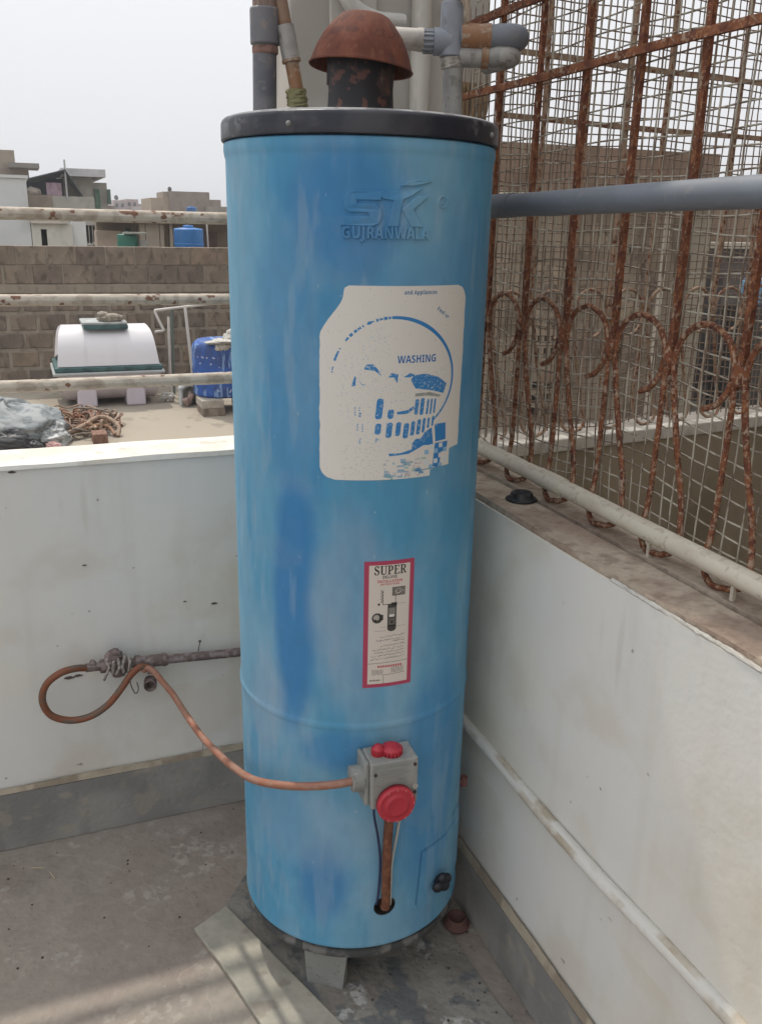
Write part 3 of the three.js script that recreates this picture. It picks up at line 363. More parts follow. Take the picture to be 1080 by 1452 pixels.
  l.strokeStyle = '#4a3a38'; l.lineWidth = 4; l.beginPath(); l.moveTo(48, 1078); l.lineTo(466, 1070); l.moveTo(210, 1302); l.lineTo(210, 1210); l.lineTo(440, 1200); l.stroke();
  l.fillStyle = '#b0323f'; for (let x = 150; x < 390; x += 26) l.fillRect(x, 1104, 18, 22); l.fillStyle = '#4a4641'; for (let k = 0; k < 5; k++) { for (let x = 90; x < 200; x += 15) l.fillRect(x, 1150 + k * 12, 9 + r2() * 4, 5); for (let x = 290; x < 420; x += 15) l.fillRect(x, 1132 + k * 13, 9 + r2() * 4, 5); } for (let x = 70; x < 170; x += 14) l.fillRect(x, 1256, 9, 16);
  const lt = new THREE.CanvasTexture(lc); lt.colorSpace = THREE.SRGBColorSpace;
  part(heater, 'instruction_label', patch(-16.2, 6.5, 0.689, 0.921, HR, 0.0005, 24, 20), mat({ map: lt, roughness: 0.5 }));

  // gas control on the front
  const TH = -3, n = V(Math.sin(TH * R), 0, Math.cos(TH * R)), t = V(n.z, 0, -n.x);
  const F = (a, y, d) => [AX + n.x * d + t.x * a, y, AZ + n.z * d + t.z * a];
  const lay = g => clean(g).rotateY(TH * R).translate(AX, 0, AZ);
  const valve = part(heater, 'gas_control', wuv(lay(join(box(-0.052, 0.033, 0.486, 0.577, 0.222, 0.279, 0.004), box(-0.060, -0.052, 0.489, 0.574, 0.218, 0.268, 0.003), box(-0.044, 0.026, 0.535, 0.566, 0.279, 0.2806, 0.0006)))), M.galv);
  part(valve, 'inlet_nut', wuv(rod(F(-0.060, 0.535, 0.248), F(-0.079, 0.535, 0.248), 0.0235, 8)), M.galv);
  const dial = lay(join(lathe([[0, 0], [0.0345, 0], [0.0345, 0.010], [0.0325, 0.013], [0.029, 0.0135], [0.0275, 0.012], [0.022, 0.012], [0.020, 0.0155], [0.0165, 0.0165], [0.0145, 0.0145], [0, 0.0145]], 48)).rotateX(Math.PI / 2).translate(-0.0095, 0.497, 0.280));
  part(valve, 'dial', dial, M.red);
  for (let k = 0; k < 9; k++) { const a = (k * 30 - 30) * R; part(valve, 'dial_mark', lay(box(-0.0008, 0.0008, -0.0026, 0.0026, 0.2932, 0.2940).rotateZ(0).translate(-0.0095 + 0.0308 * Math.sin(a) * 1, 0.497 + 0.0308 * Math.cos(a), 0)), mat({ color: rgb(0.56, 0.16, 0.17), roughness: 0.5 })); }
  for (const [x0, x1, y] of [[-0.034, 0.006, 0.558], [-0.034, 0.018, 0.5525], [-0.030, -0.002, 0.547]]) part(valve, 'moulded_line', lay(box(x0, x1, y, y + 0.0016, 0.2807, 0.2812)), M.galv);
  const knob = (x, z, r, h) => join(lathe([[0, 0], [r, 0], [r, h * 0.6], [r * 0.9, h * 0.75], [r * 0.62, h * 0.78], [r * 0.58, h], [0, h]], 32).translate(x, 0.577, z), Array.from({ length: 18 }, (_, i) => box(-0.0012, 0.0012, 0.577, 0.577 + h * 0.62, r - 0.0006, r + 0.0012).rotateY(i * 20 * R).translate(x, 0, z)));
  part(valve, 'knob', lay(knob(-0.008, 0.252, 0.0185, 0.016)), M.red); part(valve, 'knob', lay(knob(-0.032, 0.250, 0.0105, 0.018)), M.red);
  for (const [a, y, r] of [[-0.045, 0.556, 0.003], [0.026, 0.565, 0.003], [0.0265, 0.523, 0.005], [0.027, 0.509, 0.003]]) part(valve, 'screw', rod(F(a, y, 0.278), F(a, y, r > 0.004 ? 0.284 : 0.2812), r, 14), r > 0.004 ? mat({ color: rgb(0.5, 0.49, 0.45), roughness: 0.35, metalness: 0.6 }) : M.soot);
  part(heater, 'burner_tube', wuv(join(rod(F(-0.004, 0.487, 0.250), F(-0.004, 0.42, 0.238), 0.0075, 12), tube([F(-0.004, 0.425, 0.238), F(-0.005, 0.33, 0.234), F(-0.004, 0.26, 0.232), F(-0.001, 0.222, 0.222), F(0.0, 0.214, 0.19)], 0.0085, 40, 12, 0.08))), mat({ map: tex(256, (u, v) => { const a = fbm(u, v, 6, 6, 5, 451); return mix3([0.13, 0.045, 0.022], [0.22, 0.085, 0.04], ss(0.4, 0.65, a)); }, [0.1, 0.1]), roughness: 0.75 }), 'rusty brown burner tube dropping into the round opening');
  part(heater, 'wire', tube([F(-0.038, 0.488, 0.26), F(-0.034, 0.45, 0.242), F(-0.022, 0.39, 0.232), F(-0.016, 0.34, 0.230), F(-0.016, 0.28, 0.228), F(-0.019, 0.235, 0.224), F(-0.017, 0.222, 0.205)], 0.0022, 60, 7), mat({ color: rgb(0.012, 0.02, 0.075), roughness: 0.5 }), 'dark blue thin wire');
  part(heater, 'wire', tube([F(0.022, 0.488, 0.262), F(0.018, 0.44, 0.242), F(0.013, 0.38, 0.233), F(0.007, 0.33, 0.231), F(0.006, 0.27, 0.230), F(0.007, 0.226, 0.224), F(0.004, 0.215, 0.200)], 0.0024, 60, 7), mat({ color: rgb(0.46, 0.44, 0.40), roughness: 0.55 }), 'pale grey thin wire');

  // inspection door with black latch, dark slot and drain cock
  const door = part(heater, 'inspection_door', heaterUV(patch(15.0, 62, 0.192, 0.3155, HR, 0.0024, 30, 16, v => 0.052 * v, () => 1)), M.enamel);
  const k0 = cyl(28.5, 0.228, 0.222), kq = d => cyl(28.5 + d[0], 0.228 + d[1], 0.236).toArray();
  part(door, 'latch_knob', join(rod(k0.toArray(), cyl(28.5, 0.228, 0.240).toArray(), 0.009, 14), ...[[0, 0.011], [3.3, 0.002], [-3.4, -0.001], [1.8, -0.011]].map(d => ball(...kq(d), 0.0115, 0.0115, 0.0085, 14))), mat({ color: rgb(0.010, 0.010, 0.018), roughness: 0.4 }));
  part(heater, 'drain_cock', join(rod(cyl(72, 0.345, 0.215).toArray(), cyl(72, 0.345, 0.230).toArray(), 0.006, 10), rod(cyl(72, 0.336, 0.232).toArray(), cyl(72, 0.358, 0.232).toArray(), 0.0075, 10)), mat({ color: rgb(0.20, 0.085, 0.07), roughness: 0.6 }));
}

// ---------------------------------------------------------------- pipes above the heater
{
  const a = thing('water_pipe', 'upright dark grey pipe with a wide coupling at the left end of the heater top', 'pipe', [-0.37, 1.61, 0.34]);
  part(a, 'pipe', wuv(rod([-0.37, 1.608, 0.34], [-0.368, 1.742, 0.3405], 0.0205, 24)), M.pvcDark);
  part(a, 'coupling', wuv(lathe([[0.0206, 1.732], [0.0212, 1.736], [0.0245, 1.737], [0.0250, 1.740], [0.0250, 1.789], [0.0240, 1.7925], [0.0185, 1.793]], 32, -0.3675, 0, 0.3415)), M.pvcDark);
  part(a, 'sealing_band', wuv(lathe([[0.0205, 1.722], [0.0222, 1.724], [0.0222, 1.733], [0.0205, 1.735]], 32, -0.3675, 0, 0.3415)), flat(0.22, 0.13, 0.11, 501, 0.3, 0.1));
  part(a, 'threaded_pipe', wuv(tube([[-0.3672, 1.79, 0.3416], [-0.366, 1.9, 0.342], [-0.365, 2.3, 0.342]], 0.0202, 40, 20, 0.06)), flat(0.26, 0.19, 0.165, 503, 0.35, 0.12));
  const b = thing('water_pipe', 'leaning brown pipe with grey coupling beside the upright dark grey pipe', 'pipe', [-0.318, 1.61, 0.362]);
  const P = k => V(-0.318, 1.667, 0.362).lerp(V(-0.342, 1.806, 0.350), k);
  const seg = (k0, k1, r, m, nm, rad = 20) => part(b, nm, wuv(rod(P(k0).toArray(), P(k1).toArray(), r, rad)), m);
  part(b, 'union_nut', wuv(join(lathe([[0.0252, 1.608], [0.0256, 1.612], [0.0256, 1.634], [0.022, 1.638], [0.0, 1.638]], 12, -0.318, 0, 0.362), ...Array.from({ length: 12 }, (_, i) => rod([-0.318 + 0.0255 * Math.sin(i * 30 * R), 1.611, 0.362 + 0.0255 * Math.cos(i * 30 * R)], [-0.318 + 0.0255 * Math.sin(i * 30 * R), 1.633, 0.362 + 0.0255 * Math.cos(i * 30 * R)], 0.0022, 6)))), M.pvcDirty);
  part(b, 'seal_tape', wuv(tube([[-0.3165, 1.636, 0.3625], [-0.318, 1.652, 0.362], [-0.319, 1.668, 0.3617]], 0.0175, 16, 16, 0.22)), flat(0.25, 0.235, 0.12, 505, 0.4, 0.08));
  seg(-0.02, 0.36, 0.0118, M.orange, 'pipe'); seg(0.33, 0.72, 0.0152, M.pvcDirty, 'coupling'); seg(0.7, 2.2, 0.0118, M.brass, 'pipe');
  part(b, 'collar', wuv(rod(P(0.315).toArray(), P(0.345).toArray(), 0.0165, 20)), M.orange);

  const c = thing('water_pipe', 'grey pipe with tee and two stubby rust-stained arms on the heater top', 'pipe', [-0.078, 1.61, 0.478]);
  part(c, 'riser', wuv(rod([-0.072, 1.606, 0.479], [-0.078, 1.722, 0.477], 0.0168, 24)), M.pvcDirty);
  part(c, 'seal_tape', wuv(tube([[-0.077, 1.704, 0.477], [-0.078, 1.712, 0.477], [-0.078, 1.722, 0.477]], 0.0185, 10, 18, 0.18)), flat(0.42, 0.40, 0.36, 507, 0.3, 0.1));
  part(c, 'tee', wuv(join(lathe([[0.0, 1.720], [0.0195, 1.720], [0.0205, 1.723], [0.0200, 1.800], [0.0185, 1.804], [0, 1.804]], 28, -0.080, 0, 0.477), rod([-0.080, 1.744, 0.477], [-0.1085, 1.744, 0.466], 0.0215, 24), rod([-0.1085, 1.744, 0.466], [-0.126, 1.744, 0.459], 0.0170, 20), ...Array.from({ length: 14 }, (_, i) => { const u = i / 14 * 2 * Math.PI, y = 1.744 + 0.0172 * Math.sin(u), e = 0.0172 * Math.cos(u); return rod([-0.109 - e * 0.37, y, 0.466 + e * 0.93], [-0.125 - e * 0.37, y, 0.4595 + e * 0.93], 0.0022, 5); }))), flat(0.235, 0.255, 0.29, 509, 0.2, 0.2, 0.55));
  part(c, 'branch_pipe', wuv(join(rod([-0.124, 1.746, 0.460], [-0.133, 1.746, 0.4565], 0.0185, 20), rod([-0.132, 1.746, 0.457], [-0.20, 1.749, 0.43], 0.0175, 20))), flat(0.44, 0.41, 0.375, 511, 0.2, 0.2, 0.6));
  part(c, 'plaster_lump', wuv(join(lump(-0.074, 1.808, 0.482, 0.022, 0.018, 0.018, 512, 0.5), lump(-0.062, 1.79, 0.487, 0.010, 0.024, 0.010, 513, 0.5))), flat(0.42, 0.35, 0.28, 514, 0.3, 0.08));
  const arm = (y, r, x1, m, nm) => part(c, nm, wuv(tube([[-0.068, y, 0.482], [-0.02, y, 0.501], [x1 - r * 1.0, y, 0.523], [x1 - 0.002, y, 0.522], [x1 + 0.002, y, 0.505], [x1 - 0.004, y, 0.44]], r, 60, 22)), m);
  arm(1.7515, 0.0202, 0.022, M.pvcGrey, 'upper_elbow'); arm(1.722, 0.0165, 0.012, M.pvcDirty, 'lower_elbow');
  part(c, 'rusty_collar', wuv(join(tube([[-0.066, 1.7515, 0.483], [-0.05, 1.7515, 0.489], [-0.024, 1.7515, 0.499]], 0.0212, 14, 22, 0.05), tube([[-0.027, 1.7515, 0.498], [-0.019, 1.7515, 0.5015]], 0.0222, 6, 22, 0.06))), M.orange);
  part(c, 'rusty_collar', wuv(join(tube([[-0.033, 1.722, 0.4965], [-0.022, 1.722, 0.501]], 0.0182, 6, 20, 0.08), tube([[0.006, 1.722, 0.511], [0.0085, 1.722, 0.512]], 0.0175, 4, 20, 0.05))), M.orange);
  part(c, 'upper_stub', wuv(rod([-0.078, 1.80, 0.478], [-0.078, 2.3, 0.478], 0.0165, 20)), M.pvcDirty);
}

// ---------------------------------------------------------------- gas line on the left parapet
{
  const g = thing('gas_pipe', 'dusty iron gas pipe with an old valve along the left parapet', 'pipe', [-0.6, 0.45, 0.03]);
  part(g, 'pipe', wuv(tube([[-0.08, 0.430, 0.03], [-0.378, 0.4395, 0.03], [-0.565, 0.4505, 0.03]], 0.0112, 60, 14, 0.05)), M.oldIron);
  part(g, 'tee', wuv(join(rod([-0.552, 0.45, 0.03], [-0.625, 0.454, 0.032], 0.0145, 14), rod([-0.556, 0.4503, 0.03], [-0.563, 0.4507, 0.03], 0.0165, 14), rod([-0.615, 0.4535, 0.032], [-0.628, 0.4545, 0.032], 0.017, 10))), M.oldIron);
  const v = part(g, 'valve', wuv(join(rod([-0.628, 0.4545, 0.032], [-0.71, 0.4605, 0.036], 0.011, 12), lump(-0.672, 0.460, 0.037, 0.021, 0.017, 0.017, 521, 0.4), rod([-0.645, 0.4555, 0.033], [-0.654, 0.456, 0.033], 0.0165, 6), rod([-0.694, 0.4595, 0.035], [-0.706, 0.4605, 0.036], 0.0165, 6), rod([-0.672, 0.47, 0.037], [-0.672, 0.494, 0.040], 0.008, 10), lump(-0.673, 0.487, 0.041, 0.018, 0.012, 0.014, 522, 0.6), lump(-0.686, 0.474, 0.044, 0.014, 0.012, 0.012, 523, 0.6), lump(-0.664, 0.441, 0.043, 0.015, 0.012, 0.012, 524, 0.5))), M.oldIron);
  part(v, 'wrapped_rag', wuv(join(tube(Array.from({ length: 30 }, (_, i) => V(-0.690 + 0.0016 * i + rr(-0.004, 0.004), 0.462 + 0.021 * Math.sin(i * 0.9) + rr(-0.003, 0.003), 0.038 + 0.021 * Math.cos(i * 0.9))), 0.0042, 150, 6, 0.5), tube([[-0.688, 0.462, 0.058], [-0.695, 0.445, 0.054], [-0.700, 0.428, 0.045]], 0.003, 12, 5, 0.4))), M.rag);
  part(g, 'hose_nut', wuv(join(rod([-0.71, 0.4605, 0.036], [-0.738, 0.4635, 0.040], 0.0105, 10), lump(-0.722, 0.474, 0.040, 0.007, 0.008, 0.007, 525, 0.3))), M.oldIron);
  part(g, 'open_spout', wuv(join(rod([-0.592, 0.452, 0.034], [-0.594, 0.425, 0.045], 0.008, 10), lathe([[0.0075, 0], [0.0145, 0], [0.0150, 0.004], [0.0150, 0.026], [0.0115, 0.027], [0.0108, 0.004], [0.0, 0.003]], 24).rotateX(Math.PI / 2).rotateY(-8 * R).translate(-0.596, 0.405, 0.040))), M.oldIron);
  single('nail', 'thin bent nail sticking out of the left parapet above the gas pipe', 'nail', [-0.474, 0.452, 0.02], join(rod([-0.477, 0.452, 0.018], [-0.472, 0.478, 0.022], 0.0012, 6), ball(-0.472, 0.480, 0.022, 0.0035)), M.oldIron);
  single('gas_hose', 'brown rubber hose looping left from the gas valve on the left parapet', 'hose', [-0.8, 0.34, 0.06], wuv(tube([[-0.733, 0.463, 0.040], [-0.760, 0.472, 0.052], [-0.794, 0.470, 0.060], [-0.826, 0.446, 0.060], [-0.837, 0.408, 0.060], [-0.822, 0.368, 0.060], [-0.782, 0.348, 0.062], [-0.738, 0.352, 0.066], [-0.697, 0.376, 0.068], [-0.664, 0.412, 0.066], [-0.640, 0.441, 0.062], [-0.618, 0.4545, 0.058], [-0.603, 0.449, 0.056]], 0.0082, 140, 12)), M.hoseBrown);
  single('hose_clip', 'thin wire clip dangling from the hose joint under the gas pipe', 'wire', [-0.64, 0.41, 0.075], tube([[-0.646, 0.437, 0.074], [-0.642, 0.414, 0.077], [-0.634, 0.398, 0.078], [-0.628, 0.408, 0.077], [-0.630, 0.425, 0.074]], 0.0014, 30, 5), M.oldIron);
  single('gas_tube', 'copper coloured tube hanging from the gas pipe to the heater gas control', 'hose', [-0.4, 0.2, 0.5], wuv(tube([[-0.612, 0.443, 0.057], [-0.603, 0.4515, 0.062], [-0.590, 0.445, 0.075], [-0.576, 0.434, 0.11], [-0.562, 0.431, 0.17], [-0.550, 0.4275, 0.25], [-0.534, 0.430, 0.36], [-0.519, 0.441, 0.45], [-0.505, 0.457, 0.53], [-0.486, 0.482, 0.62], [-0.452, 0.508, 0.69], [-0.411, 0.5225, 0.73], [-0.372, 0.5295, 0.749], [-0.345, 0.5325, 0.754], [-0.328, 0.5345, 0.7545]], 0.0072, 160, 12)), M.copper);
  single('string', 'thin pale thread hanging from the copper tube near the heater', 'string', [-0.53, 0.41, 0.36], tube([[-0.5335, 0.424, 0.36], [-0.532, 0.409, 0.362], [-0.533, 0.396, 0.361]], 0.0009, 10, 5), M.rag);
}
single('conduit', 'white conduit sloping down the inside of the right parapet', 'pipe', [-0.012, 0.445, 1.4], wuv(tube(Array.from({ length: 16 }, (_, i) => V(-0.008 - 0.003 * Math.sin(i * 1.7), 0.4445 + 0.0035 * Math.sin(i * 1.1), 0.12 + i * 0.18)), 0.0128, 150, 14, 0.05)), mat({ map: tex(512, (u, v) => { const a = fbm(u, v, 7, 7, 5, 531); return mix3([0.62, 0.60, 0.55], [0.42, 0.36, 0.28], ss(0.52, 0.75, a)); }, [0.5, 0.5]), roughness: 0.8, bumpMap: bumpN, bumpScale: 0.003 }));

// ---------------------------------------------------------------- railing on the left parapet
{
  const g = thing('pipe_railing', 'railing of three rust-spotted cream pipes above the left parapet', 'railing', [-1.2, 0.945, -0.03]);
  [[1.456, 1.4535, 0.0128], [1.286, 1.282, 0.0122], [1.108, 1.1065, 0.0134]].forEach(([a, b, r]) => part(g, 'rail', wuv(tube([[-3.3, a, -0.03], [-2, a + 0.003, -0.03], [-0.9, a - 0.001, -0.03], [-0.2225, b, -0.03]], r, 160, 14, 0.05)), M.rail));
  for (const x of [-3.1, -1.75]) part(g, 'post', wuv(rod([x, 0.93, -0.058], [x, 1.49, -0.058], 0.016, 14)), M.rail);
}

// ---------------------------------------------------------------- grilles with wire mesh
function flatBar(a, b, w, d, seg, sd) { // rusted flat bar from a to b, w wide, d deep, with pitted faces
  const l = a.distanceTo(b), g = new THREE.BoxGeometry(l, w, d, seg, 2, 2), p = g.attributes.position, up = Math.abs(b.y - a.y) > 0.5 * l;
  for (let i = 0; i < p.count; i++) { const x = p.getX(i), q = Math.round((x / l + 0.5) * seg), sy = Math.sign(Math.round(p.getY(i) / w * 2)), sz = Math.sign(Math.round(p.getZ(i) / d * 2)); p.setXYZ(i, x, p.getY(i) + sy * 0.0011 * (hash(q, 3 + sz, sd) - 0.5) + 0.0012 * Math.sin(q * 0.21 + sd), p.getZ(i) + sz * 0.0011 * (hash(q, 7 + sy, sd) - 0.5)); }
  g.computeVertexNormals(); const m = up ? new THREE.Matrix4().makeRotationZ(Math.PI / 2) : new THREE.Matrix4(), h = V(b.x - a.x, 0, b.z - a.z);
  g.applyMatrix4(m); g.applyMatrix4(new THREE.Matrix4().makeRotationY(up ? Math.PI / 2 : Math.atan2(-h.z, h.x))); const c = a.clone().add(b).multiplyScalar(0.5); return wuv(g.translate(c.x, c.y, c.z));
}
function grille(name, label, P, s0, n, dz, thick, mBar, mHoop, mWire, height, wireR, skip, s1) {
  // P(s, y, o): s along the grille, o outward
  const g = thing(name, label, 'grille', P(s0 + n * dz / 2, 0.945, 0).toArray());
  const sEnd = s1;
  for (let k = 0; k < n; k++) { // square bars ending in the hoops
    const s = s0 + k * dz; if (s > sEnd) break;
    part(g, 'bar', flatBar(P(s, 1.25, 0), P(s, height, 0), thick * 1.85, thick * 1.5, 70, k), mBar);
  }
  for (const y of [1.709, 1.843, 2.3]) if (y < height) part(g, 'rail', flatBar(P(s0 - dz, y, -thick * 1.9), P(s0 + dz * n, y, -thick * 1.9), thick * 2.2, thick * 1.4, 90, 77), mBar);
  for (let k = -1; k < n; k++) {
    const a = s0 + k * dz, b = a + dz; if (k === skip) continue;
    const j = (q) => (hash(k + 9, q, 17) - 0.5) * 0.006, st = k === -1 ? 1 : 0;
    const pts = [[a + 0.055 * dz / 0.15, 0.957], [a + 0.077 * dz / 0.15, 0.972], [a + 0.066 * dz / 0.15, 1.04 + j(1)], [a + 0.040 * dz / 0.15, 1.127], [a + 0.015 * dz / 0.15, 1.228], [a + 0.012 * dz / 0.15, 1.266], [a + 0.030 * dz / 0.15 + j(2), 1.302], [a + 0.071 * dz / 0.15, 1.320 + j(3)], [a + 0.118 * dz / 0.15, 1.303], [b - 0.012 * dz / 0.15, 1.268], [b - 0.008 * dz / 0.15, 1.228], [b - 0.008 * dz / 0.15, 1.12 + j(4)], [b - 0.012 * dz / 0.15, 1.02], [b - 0.008 * dz / 0.15, 0.972], [b + 0.018 * dz / 0.15, 0.953], [b + 0.055 * dz / 0.15, 0.957]];
    part(g, 'hoop', wuv(tube(pts.map(q => P(q[0], q[1], -0.002 + (q[1] < 0.99 ? -0.03 * (0.99 - q[1]) / 0.05 : 0) + (q[0] > b ? 0.004 : 0))), thick * 0.84, 150, 8, 0.12)), mHoop);
    part(g, 'scroll', wuv(tube([P(b - 0.010 * dz / 0.15, 1.256, -0.004), P(b - 0.016 * dz / 0.15, 1.232, -0.006), P(b - 0.034 * dz / 0.15, 1.210, -0.006), P(b - 0.060 * dz / 0.15, 1.198, -0.006)], thick * 0.8, 24, 6, 0.3)), mHoop);
    part(g, 'weld', wuv(lump(...P(b - 0.002, 1.255, -0.001).toArray(), thick * 1.9, thick * 3.6, thick * 2.2, 541 + k, 0.5, 10)), mHoop);
  }
  const pitch = n > 15 ? 0.024 : 0.029, wires = [], wr = rng(9 + n);
  for (let s = s0 - dz; s < sEnd; s += pitch) { const ph = wr() * 6; wires.push(tube(Array.from({ length: Math.ceil((height - 0.955) / 0.09) + 1 }, (_, i) => { const y = 0.955 + i * 0.09; return P(s + 0.0035 * Math.sin(y * 9 + ph) + (wr() - 0.5) * 0.003 + (y < 1.3 ? 0.02 * (1.3 - y) : 0), y, 0.013 + (y < 1.25 ? 0.016 * Math.sin(s * 11 + y * 7) * (1.25 - y) : 0)); }), wireR, 40, 5, 0, false, false)); }
  for (let y = 0.968; y < height; y += pitch * 0.97) { const ph = wr() * 6; wires.push(tube(Array.from({ length: Math.ceil((sEnd - s0 + dz) / 0.075) + 1 }, (_, i) => { const s = s0 - dz + i * 0.075; return P(s, y + 0.004 * Math.sin(s * 13 + ph) + (wr() - 0.5) * 0.003 + (y < 1.25 ? 0.012 * Math.sin(s * 9 + 1) : 0), 0.016 + (y < 1.25 ? 0.016 * Math.sin(s * 11 + y * 7) * (1.25 - y) : 0)); }), wireR, 90, 5, 0, false, false)); }
  const w = part(g, 'wire_mesh', wuv(join(wires)), mWire); w.userData.kind = 'stuff';
  return g;
}
grille('rusty_grille', 'tall rusty window grille with hooped bottom and wire mesh on the right parapet', (s, y, o) => V(0.13 + o, y, s), 0.267, 13, 0.151, 0.0059, M.rust, M.rustFlake, M.wire, 2.45, 0.00155, -99, 2.15);
{
  const d = V(Math.cos(7 * R), 0, -Math.sin(7 * R)), nrm = V(-d.z, 0, d.x), o0 = V(0.23, 0, 0.10).addScaledVector(V(-Math.sin(7 * R), 0, -Math.cos(7 * R)), 0.06);
  grille('far_grille', 'thinner pale grille with hoops on the far parapet across the light shaft', (s, y, o) => o0.clone().addScaledVector(d, s).add(V(0, y - 0.02, 0)).addScaledVector(V(Math.sin(7 * R), 0, Math.cos(7 * R)), -o), 0.16, 20, 0.128, 0.0055, M.farFence, M.farFence, M.wireFar, 2.1, 0.0017, -99, 2.6);
}
single('grey_pipe', 'smooth grey plastic pipe running level in front of the rusty grille', 'pipe', [0.04, 1.49, 1.3], wuv(join(tube([[0.035, 1.480, -0.015], [0.035, 1.4845, 0.45], [0.035, 1.495, 1.15], [0.035, 1.505, 3.0]], 0.0198, 90, 22), rod([0.035, 1.4835, 0.40], [0.035, 1.4858, 0.52], 0.0212, 22))), M.pvcGrey);
{
  const g = thing('white_pipe', 'long cream plastic pipe lying along the foot of the rusty grille', 'pipe', [0.11, 0.985, 1.2]);
  part(g, 'pipe', wuv(tube([[0.118, 0.984, 0.04], [0.115, 0.985, 0.55], [0.109, 0.984, 1.1], [0.105, 0.985, 3.1]], 0.0163, 120, 18)), M.pvcWhite);
  part(g, 'joint', wuv(rod([0.1155, 0.985, 0.548], [0.1147, 0.985, 0.636], 0.0182, 18)), M.pvcWhite);
  for (const z of [0.9, 1.09, 1.28, 1.5, 1.8, 2.2]) part(g, 'support', wuv(box(0.104, 0.110, 0.944, 0.975, z - 0.003, z + 0.003)), M.pvcWhite);
}
single('black_cap', 'round black rubber cap lying on the corner of the right parapet top', 'cap', [0.068, 0.947, 0.565], lathe([[0, 0.9475], [0.030, 0.9475], [0.031, 0.9495], [0.028, 0.952], [0.023, 0.953], [0.021, 0.961], [0.018, 0.9635], [0.013, 0.962], [0.012, 0.956], [0, 0.956]], 32).translate(0.066, 0, 0.565), mat({ color: rgb(0.011, 0.011, 0.013), roughness: 0.5 }));

// ---------------------------------------------------------------- things on the floor
single('heater_pad', 'stained grey cement pad under the heater', 'cement pad', [-0.25, 0, 0.6], poly([[-0.505, 0.385], [-0.44, 0.30], [-0.1, 0.28], [-0.07, 0.60], [-0.062, 0.81], [-0.03, 1.0], [-0.33, 1.0], [-0.40, 0.72]], 0.0006, 0.005, 0.001), M.pad);
single('stone_slab', 'thin pale stone slab lying on the floor left of the heater foot', 'slab', [-0.49, 0, 0.56], poly([[-0.503, 0.392], [-0.577, 0.432], [-0.545, 0.54], [-0.515, 0.66], [-0.47, 0.86], [-0.33, 0.86], [-0.392, 0.695]], 0.001, 0.014, 0.003), M.stone);
single('pipe_flange', 'small reddish open pipe flange on the floor beside the right parapet', 'flange', [-0.045, 0, 0.607], lathe([[0.010, 0.006], [0.028, 0.006], [0.029, 0.010], [0.0225, 0.013], [0.021, 0.026], [0.0165, 0.027], [0.0155, 0.010], [0, 0.009]], 32).translate(-0.046, 0, 0.607), mat({ map: tex(128, (u, v) => mix3([0.15, 0.06, 0.048], [0.085, 0.05, 0.042], ss(0.4, 0.6, fbm(u, v, 6, 6, 4, 551))), [0.1, 0.1]), roughness: 0.8 }));
{ // crumbs and chips
  const g = [], q = rng(31);
  for (let i = 0; i < 210; i++) { let x, z; if (i < 95) { x = -1.15 + 0.75 * q(); z = 0.04 + 0.75 * q() * q(); } else { x = -0.32 + 0.31 * q(); z = 0.62 + 0.35 * q(); } const s = 0.0010 + 0.0022 * q() ** 3 + (q() < 0.05 ? 0.002 : 0); if (x < -0.39 && x > -0.58 && z > 0.38) continue; g.push(clean(new THREE.IcosahedronGeometry(s, 0).scale(1, 0.6, 1).rotateY(q() * 6).translate(x, (z > 0.3 && x > -0.5 ? 0.005 : 0) + s * 0.5, z))); }
  const o = struct('debris', join(g), mat({ color: rgb(0.055, 0.045, 0.04) })); o.userData = { kind: 'stuff', label: 'dark crumbs and chips scattered over the terrace floor', category: 'debris' };
  for (const [x, z, a] of [[-0.90, 0.10, 0.4], [-0.86, 0.13, 1.2]]) single('straw', x < -0.88 ? 'pale dry straw lying on the floor at the far left' : 'second pale straw on the floor, nearer the heater', 'straw', [x, 0, z], rod([x, 0.002, z], [x + 0.03 * Math.cos(a), 0.002, z + 0.03 * Math.sin(a)], 0.0011, 6), flat(0.5, 0.42, 0.28, 553, 0.2, 0.1));
}

